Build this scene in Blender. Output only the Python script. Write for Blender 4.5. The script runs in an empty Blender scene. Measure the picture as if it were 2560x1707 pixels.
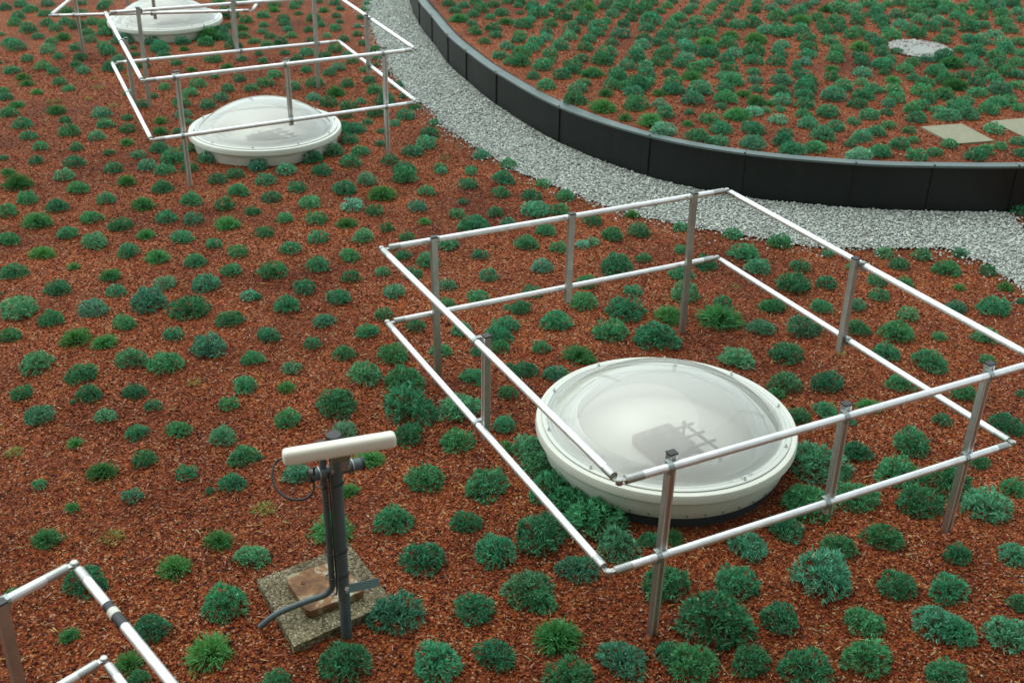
import bpy, math, random
import numpy as np
from mathutils import Vector, Matrix
sc = bpy.context.scene
# ---------------------------------------------------------------- camera
cam_d = bpy.data.cameras.new('camera'); cam = bpy.data.objects.new('camera', cam_d)
sc.collection.objects.link(cam); sc.camera = cam
cam_d.sensor_width = 36; cam_d.lens = 40.625; cam_d.clip_end = 500; cam_d.clip_start = .05
PITCH, ROLL = 0.49466, 0.020355
right = Vector((0.99979283, 0.00966279, 0.01791431))
down = Vector((0.02035419, -0.4746338, -0.87994799))
fwd = Vector((0, 0.88013032, -0.47473215))
cam.matrix_world = Matrix(((right.x, -down.x, -fwd.x, 0), (right.y, -down.y, -fwd.y, 0), (right.z, -down.z, -fwd.z, 3.7919), (0, 0, 0, 1)))
cam_d.dof.use_dof = True; cam_d.dof.focus_distance = 7.2; cam_d.dof.aperture_fstop = 3.2
# ---------------------------------------------------------------- sky, sun
w = bpy.data.worlds.new('World'); sc.world = w; w.use_nodes = True
nt = w.node_tree; bg = nt.nodes['Background']
sky = nt.nodes.new('ShaderNodeTexSky'); sky.sky_type = 'NISHITA'; sky.sun_disc = False
SUN_EL, SUN_ROT = math.radians(66), math.radians(-50)
sky.sun_elevation = SUN_EL; sky.sun_rotation = SUN_ROT; sky.dust_density = 1.0; sky.air_density = 1.0
hsv = nt.nodes.new('ShaderNodeHueSaturation'); hsv.inputs['Saturation'].default_value = .30
nt.links.new(sky.outputs[0], hsv.inputs['Color']); cast = nt.nodes.new('ShaderNodeMix'); cast.data_type = 'RGBA'; cast.blend_type = 'MULTIPLY'; cast.inputs[0].default_value = 1
cast.inputs[7].default_value = (.93, 1.0, .95, 1); nt.links.new(hsv.outputs[0], cast.inputs[6]); nt.links.new(cast.outputs[2], bg.inputs['Color'])
bg.inputs['Strength'].default_value = .15
sd = bpy.data.lights.new('sun', 'SUN'); sd.energy = .7; sd.angle = math.radians(80); sd.color = (1, .95, .88)
sun = bpy.data.objects.new('sun', sd); sc.collection.objects.link(sun)
dv = Vector((math.sin(SUN_ROT) * math.cos(SUN_EL), math.cos(SUN_ROT) * math.cos(SUN_EL), math.sin(SUN_EL)))
sun.rotation_euler = dv.to_track_quat('Z', 'Y').to_euler()
sc.view_settings.view_transform = 'Standard'; sc.view_settings.look = 'None'
sc.view_settings.exposure = 1.05; sc.view_settings.gamma = 1
# ---------------------------------------------------------------- helpers
def mat(name, col, rough=.6, metal=0., spec=.5, coat=0.):
    m = bpy.data.materials.new(name); m.use_nodes = True
    b = m.node_tree.nodes['Principled BSDF']
    b.inputs['Base Color'].default_value = (*col, 1); b.inputs['Roughness'].default_value = rough
    b.inputs['Metallic'].default_value = metal; b.inputs['Specular IOR Level'].default_value = spec
    b.inputs['Coat Weight'].default_value = coat
    return m
def N(m, t, **kw):
    n = m.node_tree.nodes.new(t)
    for k, v in kw.items():
        if hasattr(n, k): setattr(n, k, v)
        else: n.inputs[k].default_value = v
    return n
def L(m, a, b): m.node_tree.links.new(a, b)
def bsdf(m): return m.node_tree.nodes['Principled BSDF']
def ramp(m, stops, interp='LINEAR'):
    r = m.node_tree.nodes.new('ShaderNodeValToRGB'); cr = r.color_ramp; cr.interpolation = interp
    while len(cr.elements) < len(stops): cr.elements.new(.5)
    for e, (p, c) in zip(cr.elements, stops): e.position = p; e.color = (*c, 1)
    return r
def speckle(m, scale, amt, rough_amt=.15, bump=.0):
    """grime: multiplies the base colour by a noise between 1-amt and 1 and varies the roughness"""
    b = bsdf(m); base = tuple(b.inputs['Base Color'].default_value)[:3]
    tc = N(m, 'ShaderNodeTexCoord'); n = N(m, 'ShaderNodeTexNoise', Scale=scale, Detail=6., Roughness=.65)
    L(m, tc.outputs['Object'], n.inputs['Vector'])
    r = ramp(m, [(.3, tuple(c * (1 - amt) for c in base)), (.65, base)])
    L(m, n.outputs['Fac'], r.inputs[0]); L(m, r.outputs[0], b.inputs['Base Color'])
    mr = N(m, 'ShaderNodeMapRange'); mr.inputs['To Min'].default_value = b.inputs['Roughness'].default_value + rough_amt
    mr.inputs['To Max'].default_value = b.inputs['Roughness'].default_value
    L(m, n.outputs['Fac'], mr.inputs['Value']); L(m, mr.outputs[0], b.inputs['Roughness'])
    if bump:
        bp = N(m, 'ShaderNodeBump', Strength=bump, Distance=.003); L(m, n.outputs['Fac'], bp.inputs['Height']); L(m, bp.outputs[0], b.inputs['Normal'])
def link(name, me, m, parent=None):
    o = bpy.data.objects.new(name, me); sc.collection.objects.link(o)
    if m is not None: me.materials.append(m)
    if parent is not None: o.parent = parent
    return o
def tag(o, label=None, cat=None, group=None, kind=None):
    if label: o['label'] = label
    if cat: o['category'] = cat
    if group: o['group'] = group
    if kind: o['kind'] = kind
    return o
def thing(name, label, cat, loc=(0, 0, 0), group=None):
    o = bpy.data.objects.new(name, None); sc.collection.objects.link(o); o.location = loc; o.empty_display_size = .1
    return tag(o, label, cat, group)
def smooth(me, ang=None):
    me.polygons.foreach_set('use_smooth', [True] * len(me.polygons))
    if ang: me.set_sharp_from_angle(angle=math.radians(ang))
class MB:
    def __init__(s): s.v = []; s.f = []
    def add(s, vs, fs):
        o = len(s.v); s.v += [tuple(x) for x in vs]; s.f += [tuple(i + o for i in f) for f in fs]; return s
    def box(s, c, size, rot=None):
        hx, hy, hz = [a / 2 for a in size]; c = Vector(c)
        vs = [Vector((x, y, z)) for x in (-hx, hx) for y in (-hy, hy) for z in (-hz, hz)]
        if rot is not None: vs = [rot @ q for q in vs]
        return s.add([q + c for q in vs], [(0, 1, 3, 2), (4, 6, 7, 5), (0, 4, 5, 1), (2, 3, 7, 6), (0, 2, 6, 4), (1, 5, 7, 3)])
    def tube(s, pts, r, n=16, cap=True):
        pts = [Vector(p) for p in pts]; rings = []
        rr = r if isinstance(r, (list, tuple)) else [r] * len(pts)
        up = None
        for i, p in enumerate(pts):
            d = (pts[min(i + 1, len(pts) - 1)] - pts[max(i - 1, 0)]).normalized()
            if up is None: up = Vector((0, 0, 1)) if abs(d.z) < .9 else Vector((0, 1, 0))
            a = d.cross(up).normalized(); b = a.cross(d).normalized(); up = b
            rings.append([p + (a * math.cos(t) + b * math.sin(t)) * rr[i] for t in [2 * math.pi * k / n for k in range(n)]])
        vs = [q for g in rings for q in g]; fs = []
        for i in range(len(pts) - 1):
            for k in range(n):
                fs.append((i * n + k, i * n + (k + 1) % n, (i + 1) * n + (k + 1) % n, (i + 1) * n + k))
        if cap: fs.append(tuple(range(n))); fs.append(tuple((len(pts) - 1) * n + k for k in range(n)))
        return s.add(vs, fs)
    def lathe(s, prof, c=(0, 0, 0), n=96, close=False):
        vs = [(c[0] + r * math.cos(2 * math.pi * k / n), c[1] + r * math.sin(2 * math.pi * k / n), c[2] + z) for r, z in prof for k in range(n)]
        fs = []; m_ = len(prof)
        for i in range(m_ if close else m_ - 1):
            j = (i + 1) % m_
            for k in range(n): fs.append((i * n + k, i * n + (k + 1) % n, j * n + (k + 1) % n, j * n + k))
        return s.add(vs, fs)
    def build(s, name, m, parent=None, sm=None, bev=0, origin=None):
        me = bpy.data.meshes.new(name)
        o0 = Vector(origin) if origin is not None else Vector((0, 0, 0))
        me.from_pydata([tuple(Vector(q) - o0) for q in s.v], [], s.f); me.update()
        import bmesh
        bm = bmesh.new(); bm.from_mesh(me); bmesh.ops.recalc_face_normals(bm, faces=bm.faces)
        if bev: bmesh.ops.bevel(bm, geom=list(bm.edges), offset=bev, segments=2, affect='EDGES', profile=.6)
        bm.to_mesh(me); bm.free()
        if sm: smooth(me, sm)
        o = link(name, me, m, parent); o.location = o0
        return o
def npmesh(name, V, F, col=None):
    """V (n,3) floats, F (m,k) ints, col (n,3) point colours"""
    me = bpy.data.meshes.new(name); k = F.shape[1]
    me.vertices.add(len(V)); me.vertices.foreach_set('co', V.astype(np.float32).ravel())
    me.loops.add(F.size); me.loops.foreach_set('vertex_index', F.astype(np.int32).ravel())
    me.polygons.add(len(F)); me.polygons.foreach_set('loop_start', np.arange(0, F.size, k, dtype=np.int32))
    me.update(calc_edges=True)
    if col is not None:
        a = me.color_attributes.new('Col', 'FLOAT_COLOR', 'POINT')
        a.data.foreach_set('color', np.hstack([col, np.ones((len(col), 1))]).astype(np.float32).ravel())
    me.validate(); return me
def rotmats(n, rng):
    q = rng.normal(size=(n, 4)); q /= np.linalg.norm(q, axis=1)[:, None]; a, b, c, d = q.T
    return np.stack([np.stack([1-2*(c*c+d*d), 2*(b*c-a*d), 2*(b*d+a*c)], -1), np.stack([2*(b*c+a*d), 1-2*(b*b+d*d), 2*(c*d-a*b)], -1), np.stack([2*(b*d-a*c), 2*(c*d+a*b), 1-2*(b*b+c*c)], -1)], 1)
OCT = np.array([[1,0,0],[-1,0,0],[0,1,0],[0,-1,0],[0,0,1],[0,0,-1]], float)
OCF = np.array([[0,2,4],[2,1,4],[1,3,4],[3,0,4],[2,0,5],[1,2,5],[3,1,5],[0,3,5]])
CUB = np.array([[x,y,z] for x in (-1,1) for y in (-1,1) for z in (-1,1)], float) * .62
CUF = np.array([[0,1,3,2],[4,6,7,5],[0,4,5,1],[2,3,7,6],[0,2,6,4],[1,5,7,3]])
def scatter(name, P, size, cols, rng, base=OCT, faces=OCF, squash=.65):
    n = len(P); k = len(base)
    V = base[None] * (1 + rng.uniform(-.3, .3, (n, k, 1))) * rng.uniform(.65, 1.25, (n, 1, 3))
    V = np.einsum('nij,nkj->nki', rotmats(n, rng), V) * size[:, None, None]
    V[:, :, 2] *= squash; V += P[:, None]
    F = (faces[None] + (np.arange(n) * k)[:, None, None]).reshape(-1, faces.shape[1])
    return npmesh(name, V.reshape(-1, 3), F, np.repeat(cols, k, 0))
def colmat(name, rough=.85, spec=.3, gain=1.):
    m = mat(name, (.5, .5, .5), rough, spec=spec); a = N(m, 'ShaderNodeVertexColor'); a.layer_name = 'Col'
    L(m, a.outputs[0], bsdf(m).inputs['Base Color']); return m
rng = np.random.default_rng(7); random.seed(7)
def inpoly(P, poly):
    x, y = P[:, 0], P[:, 1]; ins = np.zeros(len(P), bool); n = len(poly); j = n - 1
    for i in range(n):
        xi, yi = poly[i]; xj, yj = poly[j]
        c = ((yi > y) != (yj > y)) & (x < (xj - xi) * (y - yi) / (yj - yi + 1e-12) + xi); ins ^= c; j = i
    return ins
# ---------------------------------------------------------------- materials
def aggregate(name, stops, scale, bump=.6, dist=.006, big=.38):
    m = mat(name, (.3, .1, .05), .9, spec=.25); b = bsdf(m)
    tc = N(m, 'ShaderNodeTexCoord')
    wob = N(m, 'ShaderNodeTexNoise', Scale=scale * .8, Detail=2.); L(m, tc.outputs['Object'], wob.inputs['Vector'])
    mx = N(m, 'ShaderNodeMix', data_type='RGBA', blend_type='LINEAR_LIGHT'); mx.inputs[0].default_value = .012
    L(m, tc.outputs['Object'], mx.inputs[6]); L(m, wob.outputs['Color'], mx.inputs[7])
    v = N(m, 'ShaderNodeTexVoronoi', Scale=scale); L(m, mx.outputs[2], v.inputs['Vector'])
    sp = N(m, 'ShaderNodeSeparateColor'); L(m, v.outputs['Color'], sp.inputs[0])
    r = ramp(m, stops, 'CONSTANT'); L(m, sp.outputs[0], r.inputs[0])
    n2 = N(m, 'ShaderNodeTexNoise', Scale=.9, Detail=5., Roughness=.6); L(m, tc.outputs['Object'], n2.inputs['Vector'])
    r2 = ramp(m, [(.3, (1 - big * 1.3, 1 - big * 1.5, 1 - big * 1.4)), (.55, (1., 1., 1.)), (.72, (1.0 + big * .3,) * 3)]); L(m, n2.outputs['Fac'], r2.inputs[0])
    mu = N(m, 'ShaderNodeMix', data_type='RGBA', blend_type='MULTIPLY'); mu.inputs[0].default_value = 1
    L(m, r.outputs[0], mu.inputs[6]); L(m, r2.outputs[0], mu.inputs[7]); L(m, mu.outputs[2], b.inputs['Base Color'])
    bp = N(m, 'ShaderNodeBump', Strength=bump, Distance=dist, invert=True); L(m, v.outputs['Distance'], bp.inputs['Height']); L(m, bp.outputs[0], b.inputs['Normal'])
    return m
CLAY = [(.040, .009, .003), (.13, .025, .006), (.24, .050, .011), (.355, .100, .023), (.42, .20, .08), (.45, .34, .21)]
M_clay = aggregate('clay_substrate', [(0, CLAY[0]), (.22, CLAY[1]), (.52, CLAY[2]), (.76, CLAY[3]), (.92, CLAY[4]), (.972, CLAY[5])], 118)
M_gravelbase = aggregate('gravel_bed', [(0, (.18, .19, .18)), (.4, (.34, .35, .33)), (.8, (.45, .46, .42))], 75)
M_chip = colmat('clay_chip', .85); M_stone = colmat('white_stone', .7)
M_alu = mat('aluminium', (.86, .88, .87), .38, .85); speckle(M_alu, 14, .22, .18)
M_alu2 = mat('aluminium_dull', (.52, .54, .51), .36, 1.); speckle(M_alu2, 9, .3, .2)
M_clamp = mat('galvanised_clamp', (.33, .38, .37), .45, .9)
M_cap = mat('black_plastic', (.018, .022, .022), .45)
M_white = mat('white_grp', (.66, .69, .60), .35, coat=.1); speckle(M_white, 5, .12, .2)
M_flange = mat('dome_flange', (.58, .62, .56), .3, coat=.3)
M_inner = mat('opal_skin', (.84, .85, .81), .4)
M_base = mat('grey_upstand', (.035, .05, .055), .6)
M_wall = mat('anthracite_sheet', (.008, .011, .010), .38, .0, .35); 
def _dust():
    m = M_wall; b = bsdf(m); tc = N(m, 'ShaderNodeTexCoord'); mp = N(m, 'ShaderNodeMapping'); mp.inputs['Scale'].default_value = (9, 9, .9)
    n = N(m, 'ShaderNodeTexNoise', Scale=2.2, Detail=7., Roughness=.7); L(m, tc.outputs['Object'], mp.inputs[0]); L(m, mp.outputs[0], n.inputs['Vector'])
    r = ramp(m, [(.45, (.0065, .009, .008)), (.65, (.010, .013, .012)), (.85, (.022, .026, .023))]); L(m, n.outputs['Fac'], r.inputs[0]); L(m, r.outputs[0], b.inputs['Base Color'])
    mr = N(m, 'ShaderNodeMapRange'); mr.inputs['To Min'].default_value = .3; mr.inputs['To Max'].default_value = .6; L(m, n.outputs['Fac'], mr.inputs['Value']); L(m, mr.outputs[0], b.inputs['Roughness'])
_dust()
M_cop = mat('coping_sheet', (.11, .155, .145), .42, .2); speckle(M_cop, 4, .15, .15)
M_pvc = mat('grey_pvc', (.085, .13, .135), .45); speckle(M_pvc, 12, .3, .15)
M_slab2 = mat('hatch_plate', (.30, .33, .30), .7); speckle(M_slab2, 20, .2)
M_bar = mat('teal_flat_bar', (.13, .22, .22), .45, .4)
M_panel = mat('antenna_shell', (.80, .80, .68), .4); speckle(M_panel, 7, .06, .05)
M_slabs = mat('paving_slab', (.27, .27, .18), .9); speckle(M_slabs, 25, .2, .05)
M_conc = aggregate('exposed_aggregate', [(0, (.06, .052, .028)), (.3, (.15, .13, .072)), (.65, (.24, .21, .12)), (.92, (.38, .35, .25))], 130, .5, .003)
M_rust = mat('rusty_plate', (.1, .04, .02), .8)
def _rust():
    m = M_rust; b = bsdf(m); tc = N(m, 'ShaderNodeTexCoord'); n = N(m, 'ShaderNodeTexNoise', Scale=11., Detail=8., Roughness=.7, Distortion=.4)
    L(m, tc.outputs['Object'], n.inputs['Vector'])
    r = ramp(m, [(.30, (.05, .022, .010)), (.43, (.13, .058, .020)), (.56, (.22, .11, .040)), (.60, (.30, .27, .18)), (.72, (.36, .37, .29))]); L(m, n.outputs['Fac'], r.inputs[0]); L(m, r.outputs[0], b.inputs['Base Color'])
    bp = N(m, 'ShaderNodeBump', Strength=.4, Distance=.003); L(m, n.outputs['Fac'], bp.inputs['Height']); L(m, bp.outputs[0], b.inputs['Normal'])
_rust()
def glassmat(name, tint, gl_rough, haze=None, gain=1.2):
    m = bpy.data.materials.new(name); m.use_nodes = True; t = m.node_tree; t.nodes.remove(bsdf(m)); out = t.nodes['Material Output']
    tr = N(m, 'ShaderNodeBsdfTransparent'); tr.inputs[0].default_value = (*tint, 1)
    g = N(m, 'ShaderNodeBsdfGlossy'); g.inputs['Roughness'].default_value = gl_rough; g.inputs['Color'].default_value = (.95, .97, .98, 1)
    lw = N(m, 'ShaderNodeFresnel'); lw.inputs['IOR'].default_value = 1.6
    mul = N(m, 'ShaderNodeMath', operation='MULTIPLY'); mul.inputs[1].default_value = gain; mul.use_clamp = True; L(m, lw.outputs[0], mul.inputs[0])
    mx = N(m, 'ShaderNodeMixShader'); L(m, mul.outputs[0], mx.inputs[0]); L(m, tr.outputs[0], mx.inputs[1]); L(m, g.outputs[0], mx.inputs[2])
    last = mx
    if haze:
        d = N(m, 'ShaderNodeBsdfDiffuse'); d.inputs[0].default_value = (*haze[:3], 1)
        m2 = N(m, 'ShaderNodeMixShader'); m2.inputs[0].default_value = haze[3]; L(m, mx.outputs[0], m2.inputs[1]); L(m, d.outputs[0], m2.inputs[2]); last = m2
    L(m, last.outputs[0], out.inputs[0]); return m
M_dome = glassmat('acrylic_dome', (.95, .97, .95), .03, (.90, .92, .88, .22), 1.0)
M_pane = glassmat('hazy_inner_pane', (.97, .97, .95), .35, (.93, .93, .89, .36), .35)
M_rim = glassmat('acrylic_rim', (.75, .8, .78), .05, (.75, .8, .78, .35))
def leafmat():
    m = mat('leaf', (.06, .16, .08), .6, spec=.18); b = bsdf(m)
    a = N(m, 'ShaderNodeVertexColor'); a.layer_name = 'Col'; oi = N(m, 'ShaderNodeObjectInfo')
    mu = N(m, 'ShaderNodeMix', data_type='RGBA', blend_type='MULTIPLY'); mu.inputs[0].default_value = 1
    L(m, a.outputs[0], mu.inputs[6]); L(m, oi.outputs['Color'], mu.inputs[7]); L(m, mu.outputs[2], b.inputs['Base Color'])
    t = m.node_tree; tl = N(m, 'ShaderNodeBsdfTranslucent'); L(m, mu.outputs[2], tl.inputs[0])
    ms = N(m, 'ShaderNodeMixShader'); ms.inputs[0].default_value = .28; L(m, b.outputs[0], ms.inputs[1]); L(m, tl.outputs[0], ms.inputs[2]); L(m, ms.outputs[0], t.nodes['Material Output'].inputs[0])
    return m
M_leaf = leafmat()
# ---------------------------------------------------------------- ground, paths, beds
WALL = [(-1.9, 24.), (-1.78, 19.5), (-1.62, 17.6), (-1.37, 16.2), (-1.13, 15.27), (-.86, 14.22), (-.6, 13.47), (-.23, 12.54), (.43, 11.28), (1.24, 10.34), (2.04, 9.86), (2.97, 9.64), (3.64, 9.60), (4.38, 9.62), (5.3, 9.75), (6.4, 10.1), (7.8, 10.8), (9.5, 12.)]
WH = [.34, .345, .35, .356, .361, .37, .372, .378, .385, .41, .425, .43, .435, .44, .44, .44, .44, .44]
def catmull(P, n=8):
    P = np.array(P, float); out = []; idx = []
    for i in range(len(P) - 1):
        p0, p1, p2, p3 = P[max(i - 1, 0)], P[i], P[i + 1], P[min(i + 2, len(P) - 1)]
        for k in range(n):
            t = k / n; out.append(.5 * ((2 * p1) + (-p0 + p2) * t + (2 * p0 - 5 * p1 + 4 * p2 - p3) * t * t + (-p0 + 3 * p1 - 3 * p2 + p3) * t ** 3))
    out.append(P[-1]); return np.array(out)
WP = catmull([(x, y, h) for (x, y), h in zip(WALL, WH)])
tan = np.gradient(WP[:, :2], axis=0); tan /= np.linalg.norm(tan, axis=1)[:, None]
WN = np.stack([-tan[:, 1], tan[:, 0]], 1)        # towards the raised bed
IN = WP[:, :2] + WN * .2
BEDZ = .39
def sheet(name, poly, z, m, thick=0):
    me = bpy.data.meshes.new(name); me.from_pydata([(x, y, z) for x, y in poly], [], [tuple(range(len(poly)))]); me.update()
    return link(name, me, m)
gx = np.linspace(-40, 40, 161); gy = np.linspace(-20, 60, 161); X, Y = np.meshgrid(gx, gy)
Z = .006 * np.sin(X * 1.7 + .6 * Y) * np.cos(Y * 1.3) - .004
ii = np.arange(160)[:, None] * 161 + np.arange(160)[None]
g = npmesh('ground', np.stack([X, Y, Z], -1).reshape(-1, 3), np.stack([ii, ii + 1, ii + 162, ii + 161], -1).reshape(-1, 4)); smooth(g)
tag(link('ground', g, M_clay), kind='structure')
BND = [(-3.6, 27.), (-2.9, 22.), (-2.5981, 19.6254), (-2.3301, 17.8049), (-2.1599, 16.8807), (-1.9678, 15.7659), (-1.8028, 15.083), (-1.5918, 14.1317), (-1.3715, 13.3669), (-1.1903, 12.7627), (-0.9085, 12.2481), (-0.7588, 11.7256), (-0.4514, 11.1844), (-0.2216, 10.8013), (0.0502, 10.3619), (0.5249, 9.8812), (0.8039, 9.5742), (1.1104, 9.3393), (1.5534, 9.118), (2.0712, 8.9115), (2.4913, 8.7557), (3.0285, 8.7583), (3.55, 8.80), (3.80, 8.52), (3.9225, 8.0362), (3.9629, 7.5287), (4.0, 6.5), (4.0, 5.)]
BND2 = [(4.5, 5.), (4.45, 6.5), (4.42, 7.8), (4.4335, 8.6915), (4.3713, 9.2161), (4.376, 9.4588), (4.4, 9.75)]
wl = [tuple(q[:2] + n_ * .02) for q, n_ in zip(WP, WN) if q[0] < 4.42]
path_poly = [tuple(q) for q in BND] + BND2 + wl[::-1]
sheet('gravel_path', path_poly, .012, M_gravelbase)['kind'] = 'structure'
bed_poly = [tuple(q) for q in WP[:, :2] + WN * .1] + [(40, 14), (40, 60), (-1.9, 60)]
sheet('planting_bed', bed_poly, BEDZ - .003, M_clay)['kind'] = 'structure'
# white stones
n = 560000; c = rng.uniform((-4.2, 4.9), (4.6, 20.5), (n, 2)); jit = rng.normal(0, .045, (n, 2))
ins = inpoly(c + jit, path_poly)
dw = np.min(np.hypot(c[:, 0][:, None] - WP[::2, 0], c[:, 1][:, None] - WP[::2, 1]), 1) if False else None
ok = ins & ~inpoly(c, bed_poly)
side = inpoly(c, [tuple(q) for q in WP[:, :2] - WN * .012] + [(40, 14), (40, 60), (-1.9, 60)]); ok &= ~side
c = c[ok][:140000]; stray = rng.integers(0, len(BND) - 1, 1600); tt = rng.random(1600)[:, None]
B = np.array(BND); st = B[stray] * (1 - tt) + B[stray + 1] * tt + rng.normal(0, .11, (1600, 2)); c = np.vstack([c, st])
c = c[~inpoly(c, [tuple(q) for q in WP[:, :2] - WN * .012] + [(40, 14), (40, 60), (-1.9, 60)])]
k = len(c); tone = np.where(rng.random(k) < .15, rng.uniform(.05, .35, k), rng.beta(3.2, 1.7, k)); hue = rng.uniform(-1, 1, k)
cols = np.stack([tone * .62 + .09 + .02 * hue, tone * .67 + .11, tone * .60 + .10 - .02 * hue], 1)
m_ = scatter('gravel', np.column_stack([c, rng.uniform(.012, .024, k)]), rng.uniform(.0058, .0125, k), cols, rng, CUB, CUF, .75)
tag(link('gravel', m_, M_stone), kind='stuff')
# loose clay chips, light chips and straw on the near soil
def claycol(k, lightp=.07):
    u = rng.random(k); C_ = np.array(CLAY); idx = np.searchsorted([.15, .45, .75, 1 - lightp, 1 - lightp * .35], u); col = C_[idx]
    return col * rng.uniform(.75, 1.25, (k, 1))
side_poly = [tuple(q) for q in WP[:, :2] - WN * .3] + [(40, 14), (40, 60), (-1.9, 60)]
def noshade(c, z=0):   # keep chips off the path, wall and domes
    o = ~inpoly(c + rng.normal(0, .045, c.shape), path_poly) & ~inpoly(c, bed_poly) & ~inpoly(c, side_poly)
    for dx, dy in DOMES: o &= np.hypot(c[:, 0] - dx, c[:, 1] - dy) > .72
    return o
DOMES = [(.895, 5.66), (-2.5, 11.125), (-4.742, 15.67)]
n = 190000; y = 3.4 + 11 * rng.random(n) ** 1.5; x = rng.uniform(-1, 1, n) * (1.9 + y * .42); c = np.column_stack([x, y]); c = c[noshade(c)]
k = len(c); m_ = scatter('clay_chips', np.column_stack([c, rng.uniform(0, .006, k) + .012 * inpoly(c, path_poly)]), rng.uniform(.003, .0078, k) * (1 + .03 * c[:, 1]), claycol(k), rng, squash=.7)
tag(link('clay_chips', m_, M_chip), kind='stuff')
n = 26000; y = 9.9 + 9 * rng.random(n) ** 1.3; x = rng.uniform(-2, 8.5, n); c = np.column_stack([x, y]); c = c[inpoly(c, [tuple(q) for q in IN] + [(40, 14), (40, 60), (-1.9, 60)])]
k = len(c); m_ = scatter('bed_chips', np.column_stack([c, rng.uniform(BEDZ, BEDZ + .006, k)]), rng.uniform(.006, .012, k), claycol(k), rng, squash=.7)
tag(link('clay_chips', m_, M_chip), kind='stuff')
n = 2600; y = 3.4 + 7 * rng.random(n) ** 1.3; x = rng.uniform(-1, 1, n) * (1.9 + y * .42); c = np.column_stack([x, y]); c = c[noshade(c)]; k = len(c)
a = rng.uniform(0, 2 * np.pi, k); ln = rng.uniform(.01, .035, k) * (rng.random(k) ** .5); wd = rng.uniform(.0012, .003, k)
d = np.stack([np.cos(a), np.sin(a), rng.uniform(-.15, .15, k)], 1); q = np.stack([-np.sin(a), np.cos(a), np.zeros(k)], 1)
p0 = np.column_stack([c, rng.uniform(.006, .012, k)]); V = np.stack([p0 - d * ln[:, None] - q * wd[:, None], p0 - d * ln[:, None] + q * wd[:, None], p0 + d * ln[:, None] + q * wd[:, None], p0 + d * ln[:, None] - q * wd[:, None]], 1)
V2 = V - np.array([0, 0, .002]); VV = np.concatenate([V, V2], 1).reshape(-1, 3)
F = (np.array([[0, 1, 2, 3], [7, 6, 5, 4], [0, 4, 5, 1], [2, 6, 7, 3]])[None] + (np.arange(k) * 8)[:, None, None]).reshape(-1, 4)
tag(link('straw', npmesh('straw', VV, F, np.repeat(np.stack([rng.uniform(.25, .5, k), rng.uniform(.14, .3, k), rng.uniform(.07, .16, k)], 1), 8, 0)), M_chip), kind='stuff')
# ---------------------------------------------------------------- raised-bed edging
curb = thing('metal_planter_edging', 'long curved dark sheet metal edging holding up the raised planting bed', 'edging', (1.24, 10.34, 0))
curb.location = (0, 0, 0)
NS = 8
for i in range(len(WALL) - 1):
    a, b = i * NS, (i + 1) * NS
    vs = []; g_ = .0015
    for j in range(a, b + 1):
        p = WP[j, :2].copy(); h = WP[j, 2]; n_ = WN[j]
        if j == a: p += tan[j] * g_
        if j == b: p -= tan[j] * g_
        for off, z in ((0, -.05), (0, h - .02), (.028, h - .02), (.028, -.05)): vs.append((*(p + n_ * off), z))
    m_ = b - a + 1; fs = [(4 * j + q, 4 * j + (q + 1) % 4, 4 * j + 4 + (q + 1) % 4, 4 * j + 4 + q) for j in range(m_ - 1) for q in range(4)] + [(0, 1, 2, 3), tuple(4 * (m_ - 1) + q for q in range(4))]
    MB().add(vs, fs).build('wall_panel', M_wall, curb, sm=30)
    vs = []
    for j in range(a, b + 1):
        p = WP[j, :2].copy(); h = WP[j, 2]; n_ = WN[j]
        if j == a: p += tan[j] * g_
        if j == b: p -= tan[j] * g_
        cw = .2 if p[1] > 12.6 else .2 - .125 * min(1, (12.6 - p[1]) / 2.2)
        for off, z in ((-.014, h - .019), (-.014, h), (cw, h + .004), (cw, h - .04), (cw - .003, h - .04), (cw - .003, h - .006)): vs.append((*(p + n_ * off), z))
    fs = [(6 * j + q, 6 * j + (q + 1) % 6, 6 * j + 6 + (q + 1) % 6, 6 * j + 6 + q) for j in range(m_ - 1) for q in range(6)] + [tuple(range(6)), tuple(6 * (m_ - 1) + q for q in range(6))]
    MB().add(vs, fs).build('coping', M_cop, curb, sm=30)
    j = a; p = WP[j, :2]; rot = Matrix.Rotation(math.atan2(tan[j][1], tan[j][0]), 3, 'Z')
    MB().box((*(p - WN[j] * .006), WP[j, 2] / 2 + .004), (.014, .010, WP[j, 2] + .010), rot).build('joint_strip', M_wall, curb)
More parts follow.
